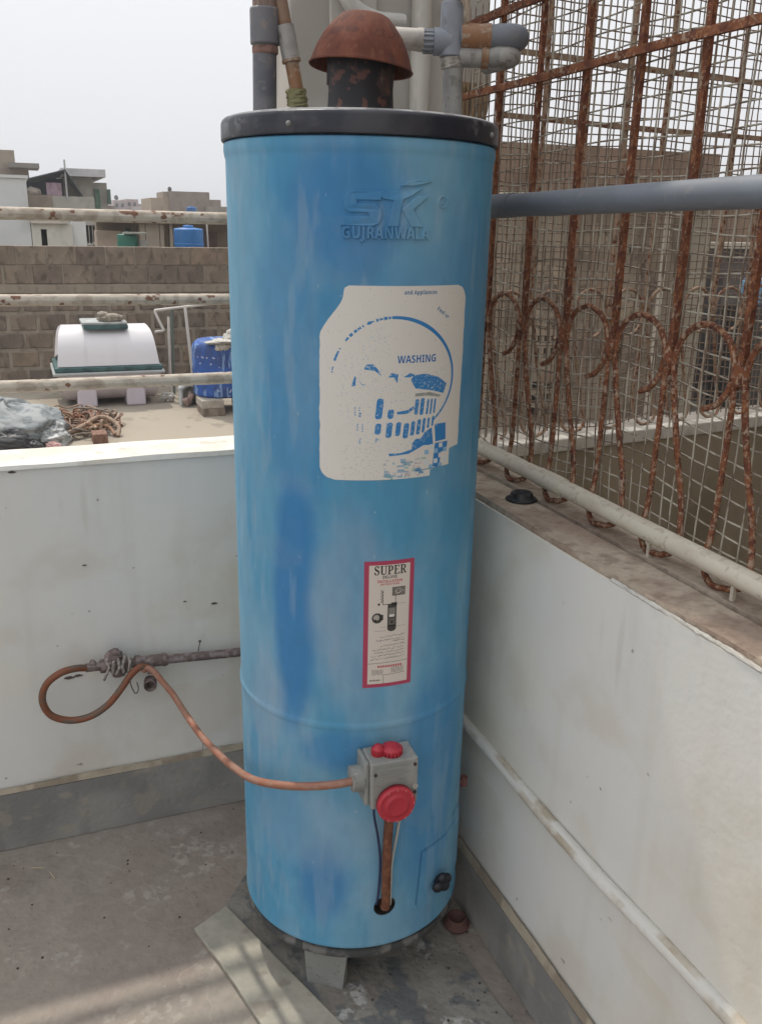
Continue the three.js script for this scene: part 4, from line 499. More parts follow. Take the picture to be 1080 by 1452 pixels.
// ---------------------------------------------------------------- the neighbour's roof on the left
{
  const ZW = -8.83, g = thing('block_wall', 'neighbour wall of rough grey-brown concrete blocks behind the white tank', 'wall', [0.5, -0.38, ZW]);
  const mats = [0, 1, 2, 3, 4].map(i => flat([0.20, 0.18, 0.215, 0.22, 0.165][i], [0.155, 0.145, 0.17, 0.165, 0.13][i], [0.118, 0.115, 0.13, 0.118, 0.105][i], 561 + i * 3, 0.3, 0.5, 0.95));
  part(g, 'mortar', wuv(box(-2.4, 3.4, -0.38, 1.15, ZW - 0.17, ZW - 0.011)), flat(0.275, 0.235, 0.188, 577, 0.25, 0.6));
  part(g, 'concrete_band', wuv(roughTop(-2.4, 3.4, 0.655, 0.745, ZW - 0.17, ZW + 0.02, 60, 2, 0.02, 43)), flat(0.25, 0.21, 0.165, 579, 0.25, 0.6));
  const q = rng(41), blockShape = (w, h, r) => { const b = wuv(new RoundedBoxGeometry(w, h, 0.16, 2, r)), uv = b.attributes.uv, du = q() * 3, dv = q() * 3, p = b.attributes.position, sd = Math.floor(q() * 900); for (let i = 0; i < uv.count; i++) { uv.setXY(i, uv.getX(i) + du, uv.getY(i) + dv); const x = p.getX(i), y = p.getY(i); p.setX(i, x + 0.010 * (fbm(y * 2 + 0.5, 0.3, 8, 2, 2, sd) - 0.5)); p.setY(i, y + 0.010 * (fbm(x * 2 + 0.5, 0.7, 8, 2, 2, sd) - 0.5)); } b.computeVertexNormals(); return b; }, shapes = Array.from({ length: 9 }, () => blockShape(0.262 + 0.022 * q(), 0.160 + 0.016 * q(), 0.012)), shapesT = Array.from({ length: 7 }, () => blockShape(0.298, 0.196, 0.006));
  const rows = [-0.278, -0.074, 0.130, 0.334, 0.538, 0.85, 1.054];
  rows.forEach((y, r) => { for (let i = 0; i < 18; i++) { const x = -2.2 + (i + (r % 2) * 0.5) * 0.313; if (x > 3.2) continue; const m = sh(new THREE.Mesh(r > 4 ? shapesT[Math.floor(q() * 7)] : shapes[Math.floor(q() * 9)], mats[Math.floor(q() * 5)])); m.name = 'block'; m.position.set(x + (q() - 0.5) * 0.012, y, ZW - 0.08 + (q() - 0.5) * 0.008).sub(g.position); m.rotation.z = (q() - 0.5) * 0.012; g.add(m); } });
}
{ // horizontal white tank
  const t = thing('water_tank', 'lilac-white horizontal plastic tank with a dark green waist band on the neighbour roof', 'water tank', [-0.02, -0.38, -7.75]);
  const cx = -0.02, cz = -7.75;
  const surf = (nu, nv, f) => { const p = [], id = []; for (let j = 0; j <= nv; j++) for (let i = 0; i <= nu; i++) p.push(...f(i / nu, j / nv)); for (let j = 0; j < nv; j++) for (let i = 0; i < nu; i++) { const a = j * (nu + 1) + i; id.push(a, a + 1, a + nu + 2, a, a + nu + 2, a + nu + 1); } const g = new THREE.BufferGeometry(); g.setAttribute('position', new THREE.Float32BufferAttribute(p, 3)); g.setIndex(id); g.computeVertexNormals(); return clean(g); };
  const white = mat({ color: rgb(0.71, 0.69, 0.71), roughness: 0.45 }), pink = flat(0.50, 0.44, 0.46, 583, 0.16, 1.0, 0.5), green = flat(0.045, 0.11, 0.115, 585, 0.3, 0.5, 0.5);
  const up = (u, v) => { const ph = Math.PI * v, s = Math.pow(Math.sin(ph), 0.62), w = 0.495 - 0.045 * s - 0.035 * s ** 10; return [cx + (u * 2 - 1) * w, 0.04 + 0.375 * s, cz + 0.36 * Math.cos(ph) * (0.75 + 0.25 * (1 - s))]; };
  const end = (sg, f) => surf(6, 24, (u, v) => { const e = f(sg, v), c = [cx + (sg * 2 - 1) * 0.47, f === up ? 0.12 : -0.1, cz]; return [mix(c[0], e[0], u), mix(c[1], e[1], u), mix(c[2], e[2], u)]; });
  part(t, 'upper_shell', wuv(join(surf(12, 28, up), end(0, up), end(1, up))), white);
  const lo = (u, v) => { const ph = Math.PI * v, s = Math.pow(Math.sin(ph), 0.6), w = 0.5 - 0.06 * s; return [cx + (u * 2 - 1) * w, -0.05 - 0.295 * s, cz + 0.38 * Math.cos(ph)]; };
  part(t, 'lower_shell', wuv(join(surf(12, 28, lo), end(0, lo), end(1, lo))), pink);
  part(t, 'waist_band', wuv(box(cx - 0.525, cx + 0.525, -0.015, 0.035, cz - 0.375, cz + 0.385, 0.015)), green);
  part(t, 'lower_flange', wuv(box(cx - 0.545, cx + 0.545, -0.05, -0.017, cz - 0.38, cz + 0.395, 0.014)), flat(0.40, 0.42, 0.42, 587, 0.12, 0.5, 0.5));
  for (const x of [-0.24, 0.05]) part(t, 'rib', wuv(surf(1, 28, (u, v) => { const e = up(0.5, v); const n = 1.012; return [x + cx * 0 + (u - 0.5) * 0.012, 0.04 + (e[1] - 0.04) * n, cz + (e[2] - cz) * n]; })), white);
  for (const x of [-0.235, 0.245]) part(t, 'foot', wuv(box(cx + x - 0.095, cx + x + 0.095, -0.379, -0.06, cz - 0.34, cz + 0.36, 0.02)), flat(0.62, 0.56, 0.62, 589, 0.1, 0.8, 0.5));
  const lid = part(t, 'lid', wuv(join(box(cx - 0.21, cx + 0.22, 0.385, 0.43, cz - 0.2, cz + 0.24, 0.012))), green);
  part(lid, 'lid_top', wuv(box(cx - 0.225, cx + 0.215, 0.431, 0.458, cz - 0.21, cz + 0.235, 0.01)), flat(0.40, 0.42, 0.42, 591, 0.2, 0.4, 0.6));
  single('stone', 'grey-brown stone weighing down the lid of the white tank', 'stone', [0.03, 0.46, -7.6], wuv(join(lump(0.05, 0.493, -7.6, 0.12, 0.042, 0.09, 593, 0.4), lump(-0.03, 0.505, -7.62, 0.06, 0.05, 0.06, 594, 0.4))), flat(0.30, 0.26, 0.21, 595, 0.3, 0.2));
}
{ // blue drum on blocks
  const t = thing('plastic_drum', 'blue plastic drum streaked with white paint on concrete blocks', 'drum', [1.03, -0.228, -6.98]);
  part(t, 'drum', wuv(lathe([[0, -0.222], [0.27, -0.222], [0.285, -0.20], [0.288, 0.02], [0.294, 0.03], [0.288, 0.04], [0.288, 0.24], [0.275, 0.29], [0.235, 0.325], [0.19, 0.332], [0, 0.332]], 48, 1.03, 0, -6.98)), mat({ map: tex(512, (u, v) => { const a = fbm(u, v, 26, 4, 5, 601), b = fbm(u, v, 24, 24, 4, 602), c = fbm(u, v, 5, 5, 4, 603); let q = mix3([0.016, 0.088, 0.36], [0.022, 0.06, 0.22], ss(0.4, 0.65, c)); q = mix3(q, [0.22, 0.36, 0.62], ss(0.60, 0.70, a) * 0.8); return mix3(q, [0.5, 0.55, 0.62], ss(0.70, 0.76, b) * 0.8); }, [0.7, 0.7]), roughness: 0.5 }));
  single('rag', 'whitish rag and plastic sheet draped on the blue drum', 'rag', [1.08, 0.33, -6.8], wuv(join(lump(1.05, 0.33, -6.75, 0.17, 0.03, 0.10, 604, 0.9, 26), lump(1.0, 0.30, -6.70, 0.06, 0.05, 0.04, 605, 0.9), lump(1.13, 0.37, -6.8, 0.09, 0.07, 0.08, 606, 0.9))), flat(0.50, 0.48, 0.44, 607, 0.35, 0.15));
  const blk = (n, lab, x0, x1, y0, y1, z, m) => single(n, lab, 'concrete block', [(x0 + x1) / 2, y0, z], wuv(box(x0, x1, y0, y1, z - 0.16, z + 0.16, 0.008)), m, 'blocks under the blue drum');
  const lt = flat(0.40, 0.36, 0.31, 608, 0.25, 0.3), dk = flat(0.27, 0.215, 0.175, 609, 0.3, 0.3);
  blk('concrete_block', 'brownish block on the roof, lower one under the left of the drum', 0.765, 0.985, -0.38, -0.305, -6.80, dk); blk('concrete_block', 'pale block carrying the left of the blue drum', 0.755, 0.975, -0.304, -0.2225, -6.80, lt);
  blk('concrete_block', 'brown block hidden behind the heater, lower under the right of the drum', 1.17, 1.39, -0.38, -0.305, -7.05, dk); blk('concrete_block', 'pale block carrying the right of the blue drum', 1.17, 1.39, -0.304, -0.2225, -7.05, lt);
  single('mortar_lump', 'dark grey cement block standing behind the white elbow pipe', 'concrete block', [0.77, -0.38, -7.35], wuv(lump(0.775, -0.27, -7.35, 0.115, 0.12, 0.11, 610, 0.12)), flat(0.13, 0.12, 0.10, 611, 0.3, 0.3));
}
{ // thin pipes between the tanks
  const pw = flat(0.62, 0.58, 0.54, 621, 0.1, 0.4, 0.5), pg = flat(0.14, 0.18, 0.16, 622, 0.2, 0.4, 0.6);
  single('thin_pipe', 'thin white pipe standing upright right of the white tank', 'pipe', [0.65, -0.38, -7.8], rod([0.632, -0.38, -7.8], [0.655, 0.47, -7.83], 0.015, 10), pw);
  single('thin_pipe', 'thin dark green pipe standing beside the upright white one', 'pipe', [0.70, -0.38, -7.95], rod([0.695, -0.38, -7.95], [0.71, 0.555, -7.95], 0.014, 10), pg);
  single('thin_pipe', 'thin white pipe leaning behind the blue drum', 'pipe', [0.9, -0.38, -7.75], rod([0.885, -0.38, -7.75], [0.838, 0.575, -7.85], 0.017, 10), pw);
  single('filler_pipe', 'thin white pipe running along the block wall and bending down to the white tank', 'pipe', [0.9, 0.5, -7.9], tube([[3.0, 0.64, -7.9], [2.0, 0.63, -7.9], [1.34, 0.615, -7.9], [0.80, 0.560, -7.9], [0.515, 0.535, -7.86], [0.56, 0.42, -7.84], [0.60, 0.325, -7.82], [0.50, 0.32, -7.78]], 0.0145, 160, 8, 0, true), pw);
  single('elbow_pipe', 'white elbow pipe standing on the roof in front of the grey block', 'pipe', [0.68, -0.38, -7.25], join(rod([0.655, -0.38, -7.25], [0.655, -0.21, -7.25], 0.022, 12), ball(0.655, -0.2, -7.25, 0.03), tube([[0.655, -0.195, -7.25], [0.74, -0.16, -7.25], [0.80, -0.165, -7.25], [0.86, -0.15, -7.25]], 0.026, 20, 10, 0.2)), flat(0.52, 0.54, 0.54, 623, 0.15, 0.3, 0.5));
  single('pipe_fitting', 'small cluster of pale pipe fittings on the roof by the tank foot', 'pipe fitting', [0.6, -0.38, -7.5], join(lump(0.52, -0.33, -7.5, 0.04, 0.04, 0.04, 624, 0.6), lump(0.59, -0.34, -7.5, 0.035, 0.04, 0.04, 625, 0.6), rod([0.5, -0.29, -7.5], [0.62, -0.3, -7.5], 0.014, 8)), flat(0.45, 0.43, 0.40, 626, 0.3, 0.15));
  single('pipe_fitting', 'reddish valve lying between the elbow pipe and the grey block', 'pipe fitting', [0.72, -0.38, -7.2], join(lump(0.705, -0.33, -7.2, 0.035, 0.045, 0.04, 627, 0.6), lump(0.745, -0.29, -7.2, 0.03, 0.05, 0.03, 628, 0.6)), flat(0.38, 0.27, 0.24, 629, 0.3, 0.15));
}
{ // heap of hoses, tarpaulin bundle and a brick
  const g = thing('hose_heap', 'heap of tangled brown hoses and cables on the neighbour roof', 'hose heap', [-0.35, -0.38, -6.5]), q = rng(51);
  const cols = [[0.30, 0.17, 0.10], [0.24, 0.14, 0.10], [0.34, 0.24, 0.17], [0.28, 0.12, 0.07], [0.20, 0.16, 0.13]].map((c, i) => flat(...c, 631 + i * 3, 0.3, 0.2, 0.7));
  for (let k = 0; k < 40; k++) { const cx = -0.50 + 0.22 * q(), cz = -6.62 + 0.3 * q(), rx = 0.10 + 0.24 * q(), rz = 0.12 + 0.30 * q(), a0 = q() * 6, pts = []; for (let i = 0; i < 14; i++) { const a = a0 + i * (0.3 + 0.12 * q()); pts.push(V(cx + rx * Math.cos(a) * (0.8 + 0.3 * q()), -0.365 + 0.13 * q() * (1 - k / 70) + 0.04 * Math.sin(i), cz + rz * Math.sin(a) * (0.8 + 0.3 * q()))); } part(g, 'hose', wuv(tube(pts, 0.005 + 0.008 * q(), 110, 7)), cols[k % 5]); }
  part(g, 'hose', wuv(tube([[-0.66, -0.34, -5.95], [-0.50, -0.31, -6.0], [-0.36, -0.27, -6.1], [-0.24, -0.23, -6.18], [-0.15, -0.25, -6.15], [-0.09, -0.31, -6.05], [-0.11, -0.37, -5.98]], 0.019, 70, 9)), cols[2]); part(g, 'hose', wuv(tube([[-0.60, -0.35, -6.0], [-0.40, -0.31, -6.06], [-0.25, -0.29, -6.12], [-0.17, -0.31, -6.1], [-0.13, -0.36, -6.0]], 0.016, 60, 9)), cols[0]); part(g, 'hose', wuv(tube([[-0.42, -0.20, -6.5], [-0.25, -0.21, -6.45], [-0.12, -0.25, -6.4], [-0.10, -0.31, -6.4]], 0.009, 40, 7)), cols[4]);
  single('brick', 'brown brick lying in front of the hose heap', 'brick', [-0.26, -0.38, -5.85], wuv(box(-0.335, -0.21, -0.379, -0.295, -5.95, -5.77, 0.01).rotateY(0)), flat(0.22, 0.12, 0.085, 647, 0.3, 0.15));
  const t = thing('tarpaulin_bundle', 'crumpled grey tarpaulin bundle with dark folds left of the hose heap', 'tarpaulin', [-0.95, -0.38, -6.1]);
  const cloth = (x, y, z, a, b, c, s) => { const gg = new THREE.SphereGeometry(1, 56, 40), p = gg.attributes.position, v = V(); for (let i = 0; i < p.count; i++) { v.fromBufferAttribute(p, i); const u = (Math.atan2(v.z, v.x) / Math.PI + 1) / 2, w = (v.y + 1) / 2, k = 1 + 0.55 * (fbm(u, w, 6, 4, 2, s) - 0.5) + 0.30 * (1 - Math.abs(2 * fbm(u, w, 12, 9, 3, s + 1) - 1)) - 0.2; p.setXYZ(i, x + v.x * a * k, Math.max(-0.379, y + v.y * b * k), z + v.z * c * k); } gg.computeVertexNormals(); return wuv(gg); };
  part(t, 'sheet', cloth(-1.0, -0.30, -6.15, 0.42, 0.24, 0.5, 651), mat({ map: tex(256, (u, v) => mix3([0.30, 0.32, 0.32], [0.17, 0.19, 0.20], ss(0.4, 0.6, fbm(u, v, 8, 8, 5, 655))), [0.6, 0.6]), roughness: 0.7 }));
  part(t, 'pale_plastic', join(cloth(-0.66, -0.32, -5.95, 0.15, 0.11, 0.2, 656), cloth(-0.80, -0.24, -6.0, 0.16, 0.10, 0.2, 659)), mat({ map: tex(256, (u, v) => mix3([0.48, 0.49, 0.48], [0.22, 0.23, 0.23], ss(0.42, 0.62, fbm(u, v, 12, 12, 5, 662))), [0.4, 0.4]), roughness: 0.5 }));
  single('dark_hollow_lump', 'crumpled near-black lump for the shaded hollow and black plastic before the tarpaulin bundle', 'dark lump', [-0.95, -0.38, -5.65], join(cloth(-0.98, -0.30, -5.66, 0.16, 0.10, 0.10, 664), cloth(-0.80, -0.34, -5.62, 0.07, 0.05, 0.06, 667)), mat({ color: rgb(0.045, 0.045, 0.048), roughness: 0.45 }));  // near-black colour stands for the shaded tarpaulin hollow and for black plastic
  single('rag', 'small pink and white rag between the tarpaulin and the hoses', 'rag', [-0.68, -0.38, -5.75], cloth(-0.66, -0.355, -5.72, 0.06, 0.03, 0.05, 671), flat(0.5, 0.30, 0.29, 674, 0.3, 0.1));
}

// ---------------------------------------------------------------- houses beyond
const house = (name, label, at) => thing(name, label, 'building', at, undefined);
const dark = flat(0.10, 0.10, 0.10, 701, 0.22, 1.2), inside = flat(0.26, 0.23, 0.20, 702, 0.2, 1.2);  // dark: window panes painted with the gloom of rooms behind; also butt, dish
const room = (x0, x1, y0, y1, z0, z1, t = 0.06) => wuv(join(box(x0, x1, y0, y1, z0, z0 + t), box(x0, x0 + t, y0, y1, z0 + t, z1), box(x1 - t, x1, y0, y1, z0 + t, z1), box(x0 + t, x1 - t, y0, y0 + t, z0 + t, z1), box(x0 + t, x1 - t, y1 - t, y1, z0 + t, z1)));
{
  let h = house('house', 'plain white house wall at the far left behind the block wall', [-2, -6, -16]);
  const white = flat(0.60, 0.61, 0.60, 703, 0.08, 3), cream = flat(0.56, 0.55, 0.49, 705, 0.1, 2);
  part(h, 'wall', wuv(box(-5, -0.53, -6, 2.03, -19, -14)), white); part(h, 'parapet_cap', wuv(box(-5.03, -0.50, 2.031, 2.075, -19.03, -13.97)), white);
  h = house('outbuilding', 'small cream outbuilding with a dark slit door beside the white house', [-0.25, -6, -14.5]);
  part(h, 'wall', wallHoles(-0.52, 0.10, -6, 1.36, -14.2, -14.0, [[-0.38, -0.29, 0.6, 1.27]]), cream);
  part(h, 'room', room(-0.52, 0.05, 0.5, 1.35, -15.6, -14.201), inside); part(h, 'roof_slab', wuv(box(-0.525, 0.03, 1.361, 1.415, -15.2, -13.93)), flat(0.55, 0.50, 0.44, 707, 0.15, 1)); part(h, 'side_wall', wuv(box(0.101, 0.32, -6, 1.42, -15.2, -14.05)), white);
  h = house('house', 'brown stepped house with a jutting slab at the left edge', [-2, -6, -24]);
  const brown = flat(0.24, 0.195, 0.16, 709, 0.15, 2), tan = flat(0.30, 0.25, 0.195, 711, 0.15, 2);
  part(h, 'wall', wallHoles(-4.5, -0.28, -6, 2.62, -24.2, -24, [[-0.62, -0.52, 2.1, 2.42], [-0.47, -0.37, 2.1, 2.42]]), brown); part(h, 'room', room(-4.5, -0.29, 1.6, 2.60, -27, -24.201), inside); part(h, 'upper_storey', wuv(box(-4.2, -0.58, 2.621, 3.06, -26.5, -24.1)), tan); part(h, 'jutting_slab', wuv(box(-0.75, -0.03, 2.55, 2.66, -24.8, -23.4).translate(0, 0.075, 0)), flat(0.22, 0.20, 0.18, 713, 0.15, 1));
  h = house('rooftop_shed', 'rooftop shelter of dark tarpaulin over a grey wall, pink cloth inside', [0.2, -6, -18]);
  part(h, 'left_wall', wuv(box(-0.50, 0.0, -6, 1.88, -18.2, -18)), flat(0.27, 0.22, 0.175, 715, 0.15, 1.5)); part(h, 'right_wall', wuv(box(0.001, 0.80, -6, 1.865, -18.2, -18.002)), flat(0.36, 0.345, 0.30, 717, 0.12, 1.5));
  part(h, 'rubble_edge', wuv(lump(-0.36, 1.93, -18.1, 0.16, 0.09, 0.1, 719, 0.4)), flat(0.34, 0.30, 0.25, 720, 0.2, 0.5));
  const sheet = (pts, m, nm) => { const gg = new THREE.BufferGeometry(), top = pts.map(p => V(...p)), p = []; const bot = top.map(v => v.clone().add(V(0, -0.02, 0))); const tri = (a, b, c) => p.push(a, b, c); tri(top[0], top[1], top[2]); tri(top[0], top[2], top[3]); tri(bot[0], bot[2], bot[1]); tri(bot[0], bot[3], bot[2]); for (let i = 0; i < 4; i++) { const n = (i + 1) % 4; tri(top[i], bot[i], bot[n]); tri(top[i], bot[n], top[n]); } gg.setFromPoints(p); gg.computeVertexNormals(); part(h, nm, wuv(gg), m); };
  const tarp = flat(0.06, 0.075, 0.085, 721, 0.25, 1, 0.7);
  sheet([[-0.62, 2.13, -18.0], [0.28, 2.37, -17.9], [0.28, 2.30, -19.6], [-0.62, 2.1, -19.6]], tarp, 'tarpaulin'); sheet([[0.28, 2.37, -17.9], [0.60, 1.88, -18.1], [0.60, 1.88, -19.6], [0.28, 2.30, -19.6]], tarp, 'tarpaulin');
  part(h, 'back_sheet', wuv(box(-0.5, 0.45, 1.88, 2.25, -19.5, -19.45)), flat(0.10, 0.115, 0.14, 723, 0.2, 1)); part(h, 'post', wuv(rod([0.28, 1.8, -17.97], [0.28, 2.55, -17.97], 0.018, 8)), flat(0.4, 0.4, 0.4, 725, 0.1, 1)); part(h, 'pink_cloth', wuv(box(-0.09, 0.20, 1.87, 2.12, -18.25, -18.21)), flat(0.50, 0.36, 0.42, 727, 0.25, 0.4));
  h = house('house', 'grey concrete house with a flat white roof slab and green shutters', [0.8, -6, -19]);
  const conc = flat(0.33, 0.31, 0.27, 729, 0.14, 2), green = flat(0.09, 0.16, 0.12, 731, 0.2, 0.5);
  part(h, 'wall', wuv(box(0.30, 0.86, -6, 2.28, -22, -19)), conc); part(h, 'roof_slab', wuv(box(0.24, 1.12, 2.281, 2.43, -22, -18.7)), flat(0.48, 0.47, 0.47, 733, 0.1, 2)); part(h, 'wing', wuv(box(0.861, 1.16, -6, 2.18, -21, -19.05)), conc); part(h, 'side_room', wuv(box(1.161, 1.32, -6, 1.72, -21, -19.1)), flat(0.37, 0.32, 0.29, 735, 0.12, 2));
  part(h, 'shutter_or_dark_window', wuv(box(0.90, 1.0, 1.45, 2.05, -19.049, -19.0)), green); part(h, 'shutter_or_dark_window', wuv(box(1.165, 1.22, 1.75, 2.05, -19.099, -18.95)), green); part(h, 'shutter_or_dark_window', wuv(box(0.92, 1.02, 0.85, 1.2, -19.049, -19.0)), green); part(h, 'shutter_or_dark_window', wuv(box(1.10, 1.15, 0.9, 1.3, -19.049, -19.0)), dark);  // last one is a window, its unlit inside painted as a dark panel
  h = house('barred_room', 'low grey room with a dark barred opening under the concrete house', [0.45, -6, -16]);
  part(h, 'wall', wallHoles(0.10, 1.02, -6, 1.40, -16.2, -16, [[0.22, 0.62, 0.95, 1.33]]), flat(0.40, 0.37, 0.345, 737, 0.12, 1)); part(h, 'room', room(0.12, 1.0, 0.5, 1.39, -18.0, -16.201), inside); for (let i = 0; i < 6; i++) part(h, 'bar', box(0.25 + i * 0.062, 0.268 + i * 0.062, 0.95, 1.33, -16.06, -16.03), conc); for (let i = 0; i < 5; i++) part(h, 'block', wuv(lump(0.30 + i * 0.10, 0.97 + (i % 2) * 0.03, -15.9, 0.07, 0.05, 0.05, 739 + i, 0.3, 8)), conc);
  h = house('house', 'tan house with square columns behind the green and blue tanks', [1.5, -6, -12.5]);
  const tanD = flat(0.25, 0.20, 0.15, 745, 0.15, 1.5);
  part(h, 'back_wall', wuv(box(0.4, 3.6, -6, 1.40, -13.3, -13)), tanD); part(h, 'lintel', wuv(box(0.4, 3.6, 1.401, 1.535, -13.3, -12.3)), flat(0.30, 0.245, 0.19, 747, 0.15, 1)); part(h, 'pale_wall', wuv(box(0.36, 0.72, -6, 1.28, -12.999, -12.6)), flat(0.42, 0.33, 0.26, 749, 0.12, 1));
  for (const [x0, x1] of [[0.98, 1.05], [1.06, 1.26], [1.27, 1.33], [1.42, 1.46]]) part(h, 'column', wuv(box(x0, x1, -6, 1.40, -12.6, -12.4)), flat(0.33, 0.275, 0.21, 751 + Math.round(x0 * 10), 0.15, 0.8)); part(h, 'window', box(0.83, 0.90, 1.18, 1.32, -12.999, -12.95), dark); part(h, 'door', wuv(box(2.0, 2.25, 0.8, 1.28, -12.999, -12.95)), flat(0.14, 0.09, 0.08, 755, 0.2, 0.5));
  h = house('house', 'brown rooftop block on the skyline left of the heater', [5.6, -6, -35]);
  part(h, 'wall', wuv(box(4.95, 6.5, -6, 2.52, -38, -35)), brown); part(h, 'left_wing', wuv(box(4.25, 4.949, -6, 2.26, -38, -35.1)), flat(0.34, 0.27, 0.20, 757, 0.15, 2)); part(h, 'stair_head', wuv(box(4.75, 4.949, 2.261, 2.5, -37, -35.2)), tan); part(h, 'right_wing', wuv(box(6.501, 6.95, -6, 2.25, -38, -35.05)), brown); part(h, 'front_annex', wuv(box(6.3, 7.6, -6, 1.98, -34.99, -33.5)), flat(0.25, 0.22, 0.19, 759, 0.15, 1)); part(h, 'water_butt', ball(5.05, 2.60, -35.5, 0.08, 0.1, 0.08), dark);
  const hz = [[4.6, 5.4, 2.25], [5.41, 6.3, 2.62], [6.31, 7.1, 2.72], [7.11, 7.6, 2.45], [7.61, 8.5, 2.05], [5.0, 6.0, 2.0], [6.4, 7.3, 2.2]];
  const hl = ['low pale house at the left end of the hazy skyline cluster', 'pale house with a small dish in the hazy skyline', 'tallest pale house in the hazy skyline cluster', 'narrow grey house right of the tallest hazy one', 'low pink-grey house at the right end of the hazy skyline', 'grey house low in front of the dish house in the haze', 'pinkish low house in front of the tallest hazy one'];
  hz.forEach(([a, b, t], i) => { const z = i > 4 ? -55 : -60 - i; const hh = thing('distant_house', hl[i], 'building', [(a + b) / 2, -6, z], 'houses in the hazy skyline'); part(hh, 'wall', wuv(box(a, b, -6, t, z - 5, z)), flat(0.36 + 0.03 * (i % 3), 0.33, 0.32, 761 + i * 3, 0.15, 2)); for (let k = 0; k < 2; k++) part(hh, 'window', box(a + 0.12 + k * 0.35, a + 0.28 + k * 0.35, t - 0.42, t - 0.2, z, z + 0.04), dark); if (i === 1) part(hh, 'dish', lump(a + 0.25, t + 0.16, z - 0.5, 0.13, 0.16, 0.06, 783, 0.2, 10), dark); });
}
{ // small tanks seen over the block wall
  const tk = (lab, x, z, y0, y1, r, c, s) => { const t = thing('roof_tank', lab, 'water tank', [x, y0, z], 'small tanks on the roofs beyond the block wall'); const m = flat(...c, s, 0.12, 0.6, 0.45); part(t, 'tank', wuv(lathe([[0, y0], [r, y0], [r, y1 - r * 0.2], [r * 0.93, y1 - r * 0.1], [r * 0.5, y1 - 0.01], [0, y1]], 40, x, 0, z)), m); part(t, 'lid', wuv(lathe([[0, y1 - 0.02], [r * 0.34, y1 - 0.02], [r * 0.34, y1 + r * 0.12], [0, y1 + r * 0.14]], 24, x, 0, z)), m); for (let k = 1; k < 3; k++) part(t, 'hoop', wuv(lathe([[r, y0 + (y1 - y0) * k * 0.27 - 0.012], [r + 0.008, y0 + (y1 - y0) * k * 0.27], [r, y0 + (y1 - y0) * k * 0.27 + 0.012]], 40, x, 0, z)), m); };
  tk('blue cylindrical tank standing just over the block wall near the heater', 1.56, -11.6, 0.85, 1.36, 0.21, [0.022, 0.155, 0.42], 791); tk('green cylindrical tank over the block wall left of the blue tank', 0.72, -11.8, 0.85, 1.26, 0.145, [0.025, 0.15, 0.105], 793); tk('tiny blue tank on the far brown rooftop beyond the top rail', 4.35, -27, 1.5, 1.86, 0.16, [0.03, 0.13, 0.34], 795);
  single('thin_pole', 'thin white pole right of the blue cylindrical tank', 'pole', [1.83, 0.8, -11.6], rod([1.84, 0.8, -11.6], [1.83, 1.42, -11.6], 0.012, 8), flat(0.55, 0.5, 0.45, 797, 0.1, 1));
  single('slab', 'flat grey slab lying on the green tank beside a dark crate', 'slab', [0.86, 1.2, -11.7], wuv(join(box(0.66, 0.98, 1.25, 1.275, -11.9, -11.6), box(0.88, 0.99, 0.9, 1.17, -11.9, -11.7))), flat(0.3, 0.29, 0.26, 799, 0.2, 0.5));
}
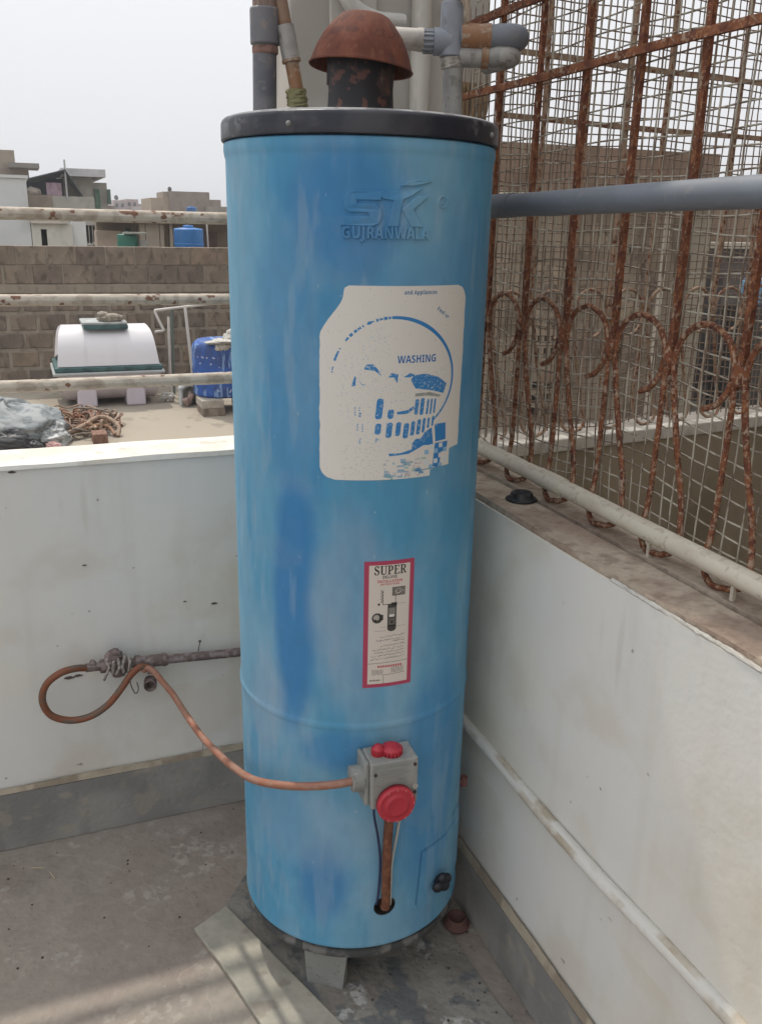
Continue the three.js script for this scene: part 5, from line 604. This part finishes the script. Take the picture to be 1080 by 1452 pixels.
{ // buildings beyond the light shaft, seen through the mesh
  const tan = flat(0.27, 0.215, 0.16, 801, 0.34, 1.2), brown = flat(0.25, 0.17, 0.12, 803, 0.2, 1.2), ledge = flat(0.58, 0.52, 0.43, 805, 0.15, 1);
  let h = thing('house', 'tan house wall with dark vents seen through the grille mesh', 'building', [4.5, -0.38, -5.6]);
  const holes = []; for (let i = 0; i < 3; i++) for (let j = 0; j < 5; j++) holes.push([3.72 + i * 0.075, 3.765 + i * 0.075, 0.30 + j * 0.12, 0.36 + j * 0.12]); for (let i = 0; i < 3; i++) for (let j = 0; j < 3; j++) holes.push([3.70 + i * 0.13, 3.79 + i * 0.13, -0.30 + j * 0.13, -0.21 + j * 0.13]); holes.push([4.66, 4.95, 1.22, 1.31], [4.80, 4.87, 0.85, 1.2199]);
  part(h, 'wall', wallHoles(2.7, 5.35, -0.38, 1.68, -5.6, -5.4, holes), tan); part(h, 'room', room(2.7, 5.35, -0.379, 1.68, -8, -5.601), inside); for (let i = 0; i < 26; i++) { const q = rng(900 + i), x = 2.8 + q() * 2.2, y = -0.3 + q() * 1.7, w = 0.1 + q() * 0.3; part(h, 'plaster_patch', wuv(lump(x + w / 2, y, -5.398, w * 0.6, 0.05 + q() * 0.12, 0.006, 820 + i, 0.5, 8)), [brown, flat(0.31, 0.25, 0.185, 816, 0.3, 0.4), flat(0.19, 0.15, 0.12, 817, 0.3, 0.4)][Math.floor(q() * 3)]); } part(h, 'downpipe', rod([5.02, -0.38, -5.34], [5.02, 1.67, -5.34], 0.03, 8), ledge); part(h, 'downpipe', rod([4.2, -0.38, -5.34], [4.2, 1.67, -5.34], 0.02, 8), brown);
  part(h, 'upper_wall', wuv(box(2.7, 5.62, 1.755, 2.16, -8, -5.42)), brown); part(h, 'ledge', wuv(box(2.66, 5.66, 1.681, 1.754, -8, -5.32)), ledge); part(h, 'side_pier', wuv(box(5.351, 5.60, -0.38, 1.68, -5.7, -5.38)), flat(0.33, 0.29, 0.22, 807, 0.15, 1));
  h = thing('shed', 'low grey shed with a pale roof edge at the right behind the mesh', 'building', [6.4, -0.38, -6]);
  part(h, 'wall', wuv(box(5.61, 8.4, -0.38, 1.28, -8, -6)), flat(0.17, 0.15, 0.145, 809, 0.25, 1)); part(h, 'roof_edge', wuv(box(5.61, 8.4, 1.281, 1.34, -8, -5.85)), ledge); part(h, 'upper_wall', wuv(box(5.7, 8.3, 1.341, 1.95, -8, -6.4)), brown); part(h, 'door', wuv(box(6.0, 6.35, -0.2, 1.0, -5.999, -5.96)), flat(0.09, 0.08, 0.085, 811, 0.2, 0.5)); part(h, 'window', box(6.7, 7.1, 0.6, 1.0, -5.999, -5.97), dark);
  single('plastic_barrel', 'pale blue barrel by the shed behind the mesh at the right edge', 'barrel', [6.35, -0.38, -5.5], wuv(lathe([[0, 0.72], [0.14, 0.72], [0.15, 0.75], [0.15, 0.95], [0.1, 1.0], [0, 1.0]], 24, 6.35, 0, -5.5).translate(0, 0, 0)), flat(0.16, 0.30, 0.46, 813, 0.15, 0.5, 0.5));
  single('crate_stack', 'dark stack of crates carrying the pale blue barrel', 'crate', [6.35, -0.38, -5.5], wuv(join(box(6.12, 6.58, -0.379, 0.15, -5.75, -5.25, 0.02), box(6.15, 6.55, 0.16, 0.715, -5.72, -5.28, 0.02))), flat(0.06, 0.055, 0.05, 815, 0.2, 0.5));
}

renderer.render(scene, camera);
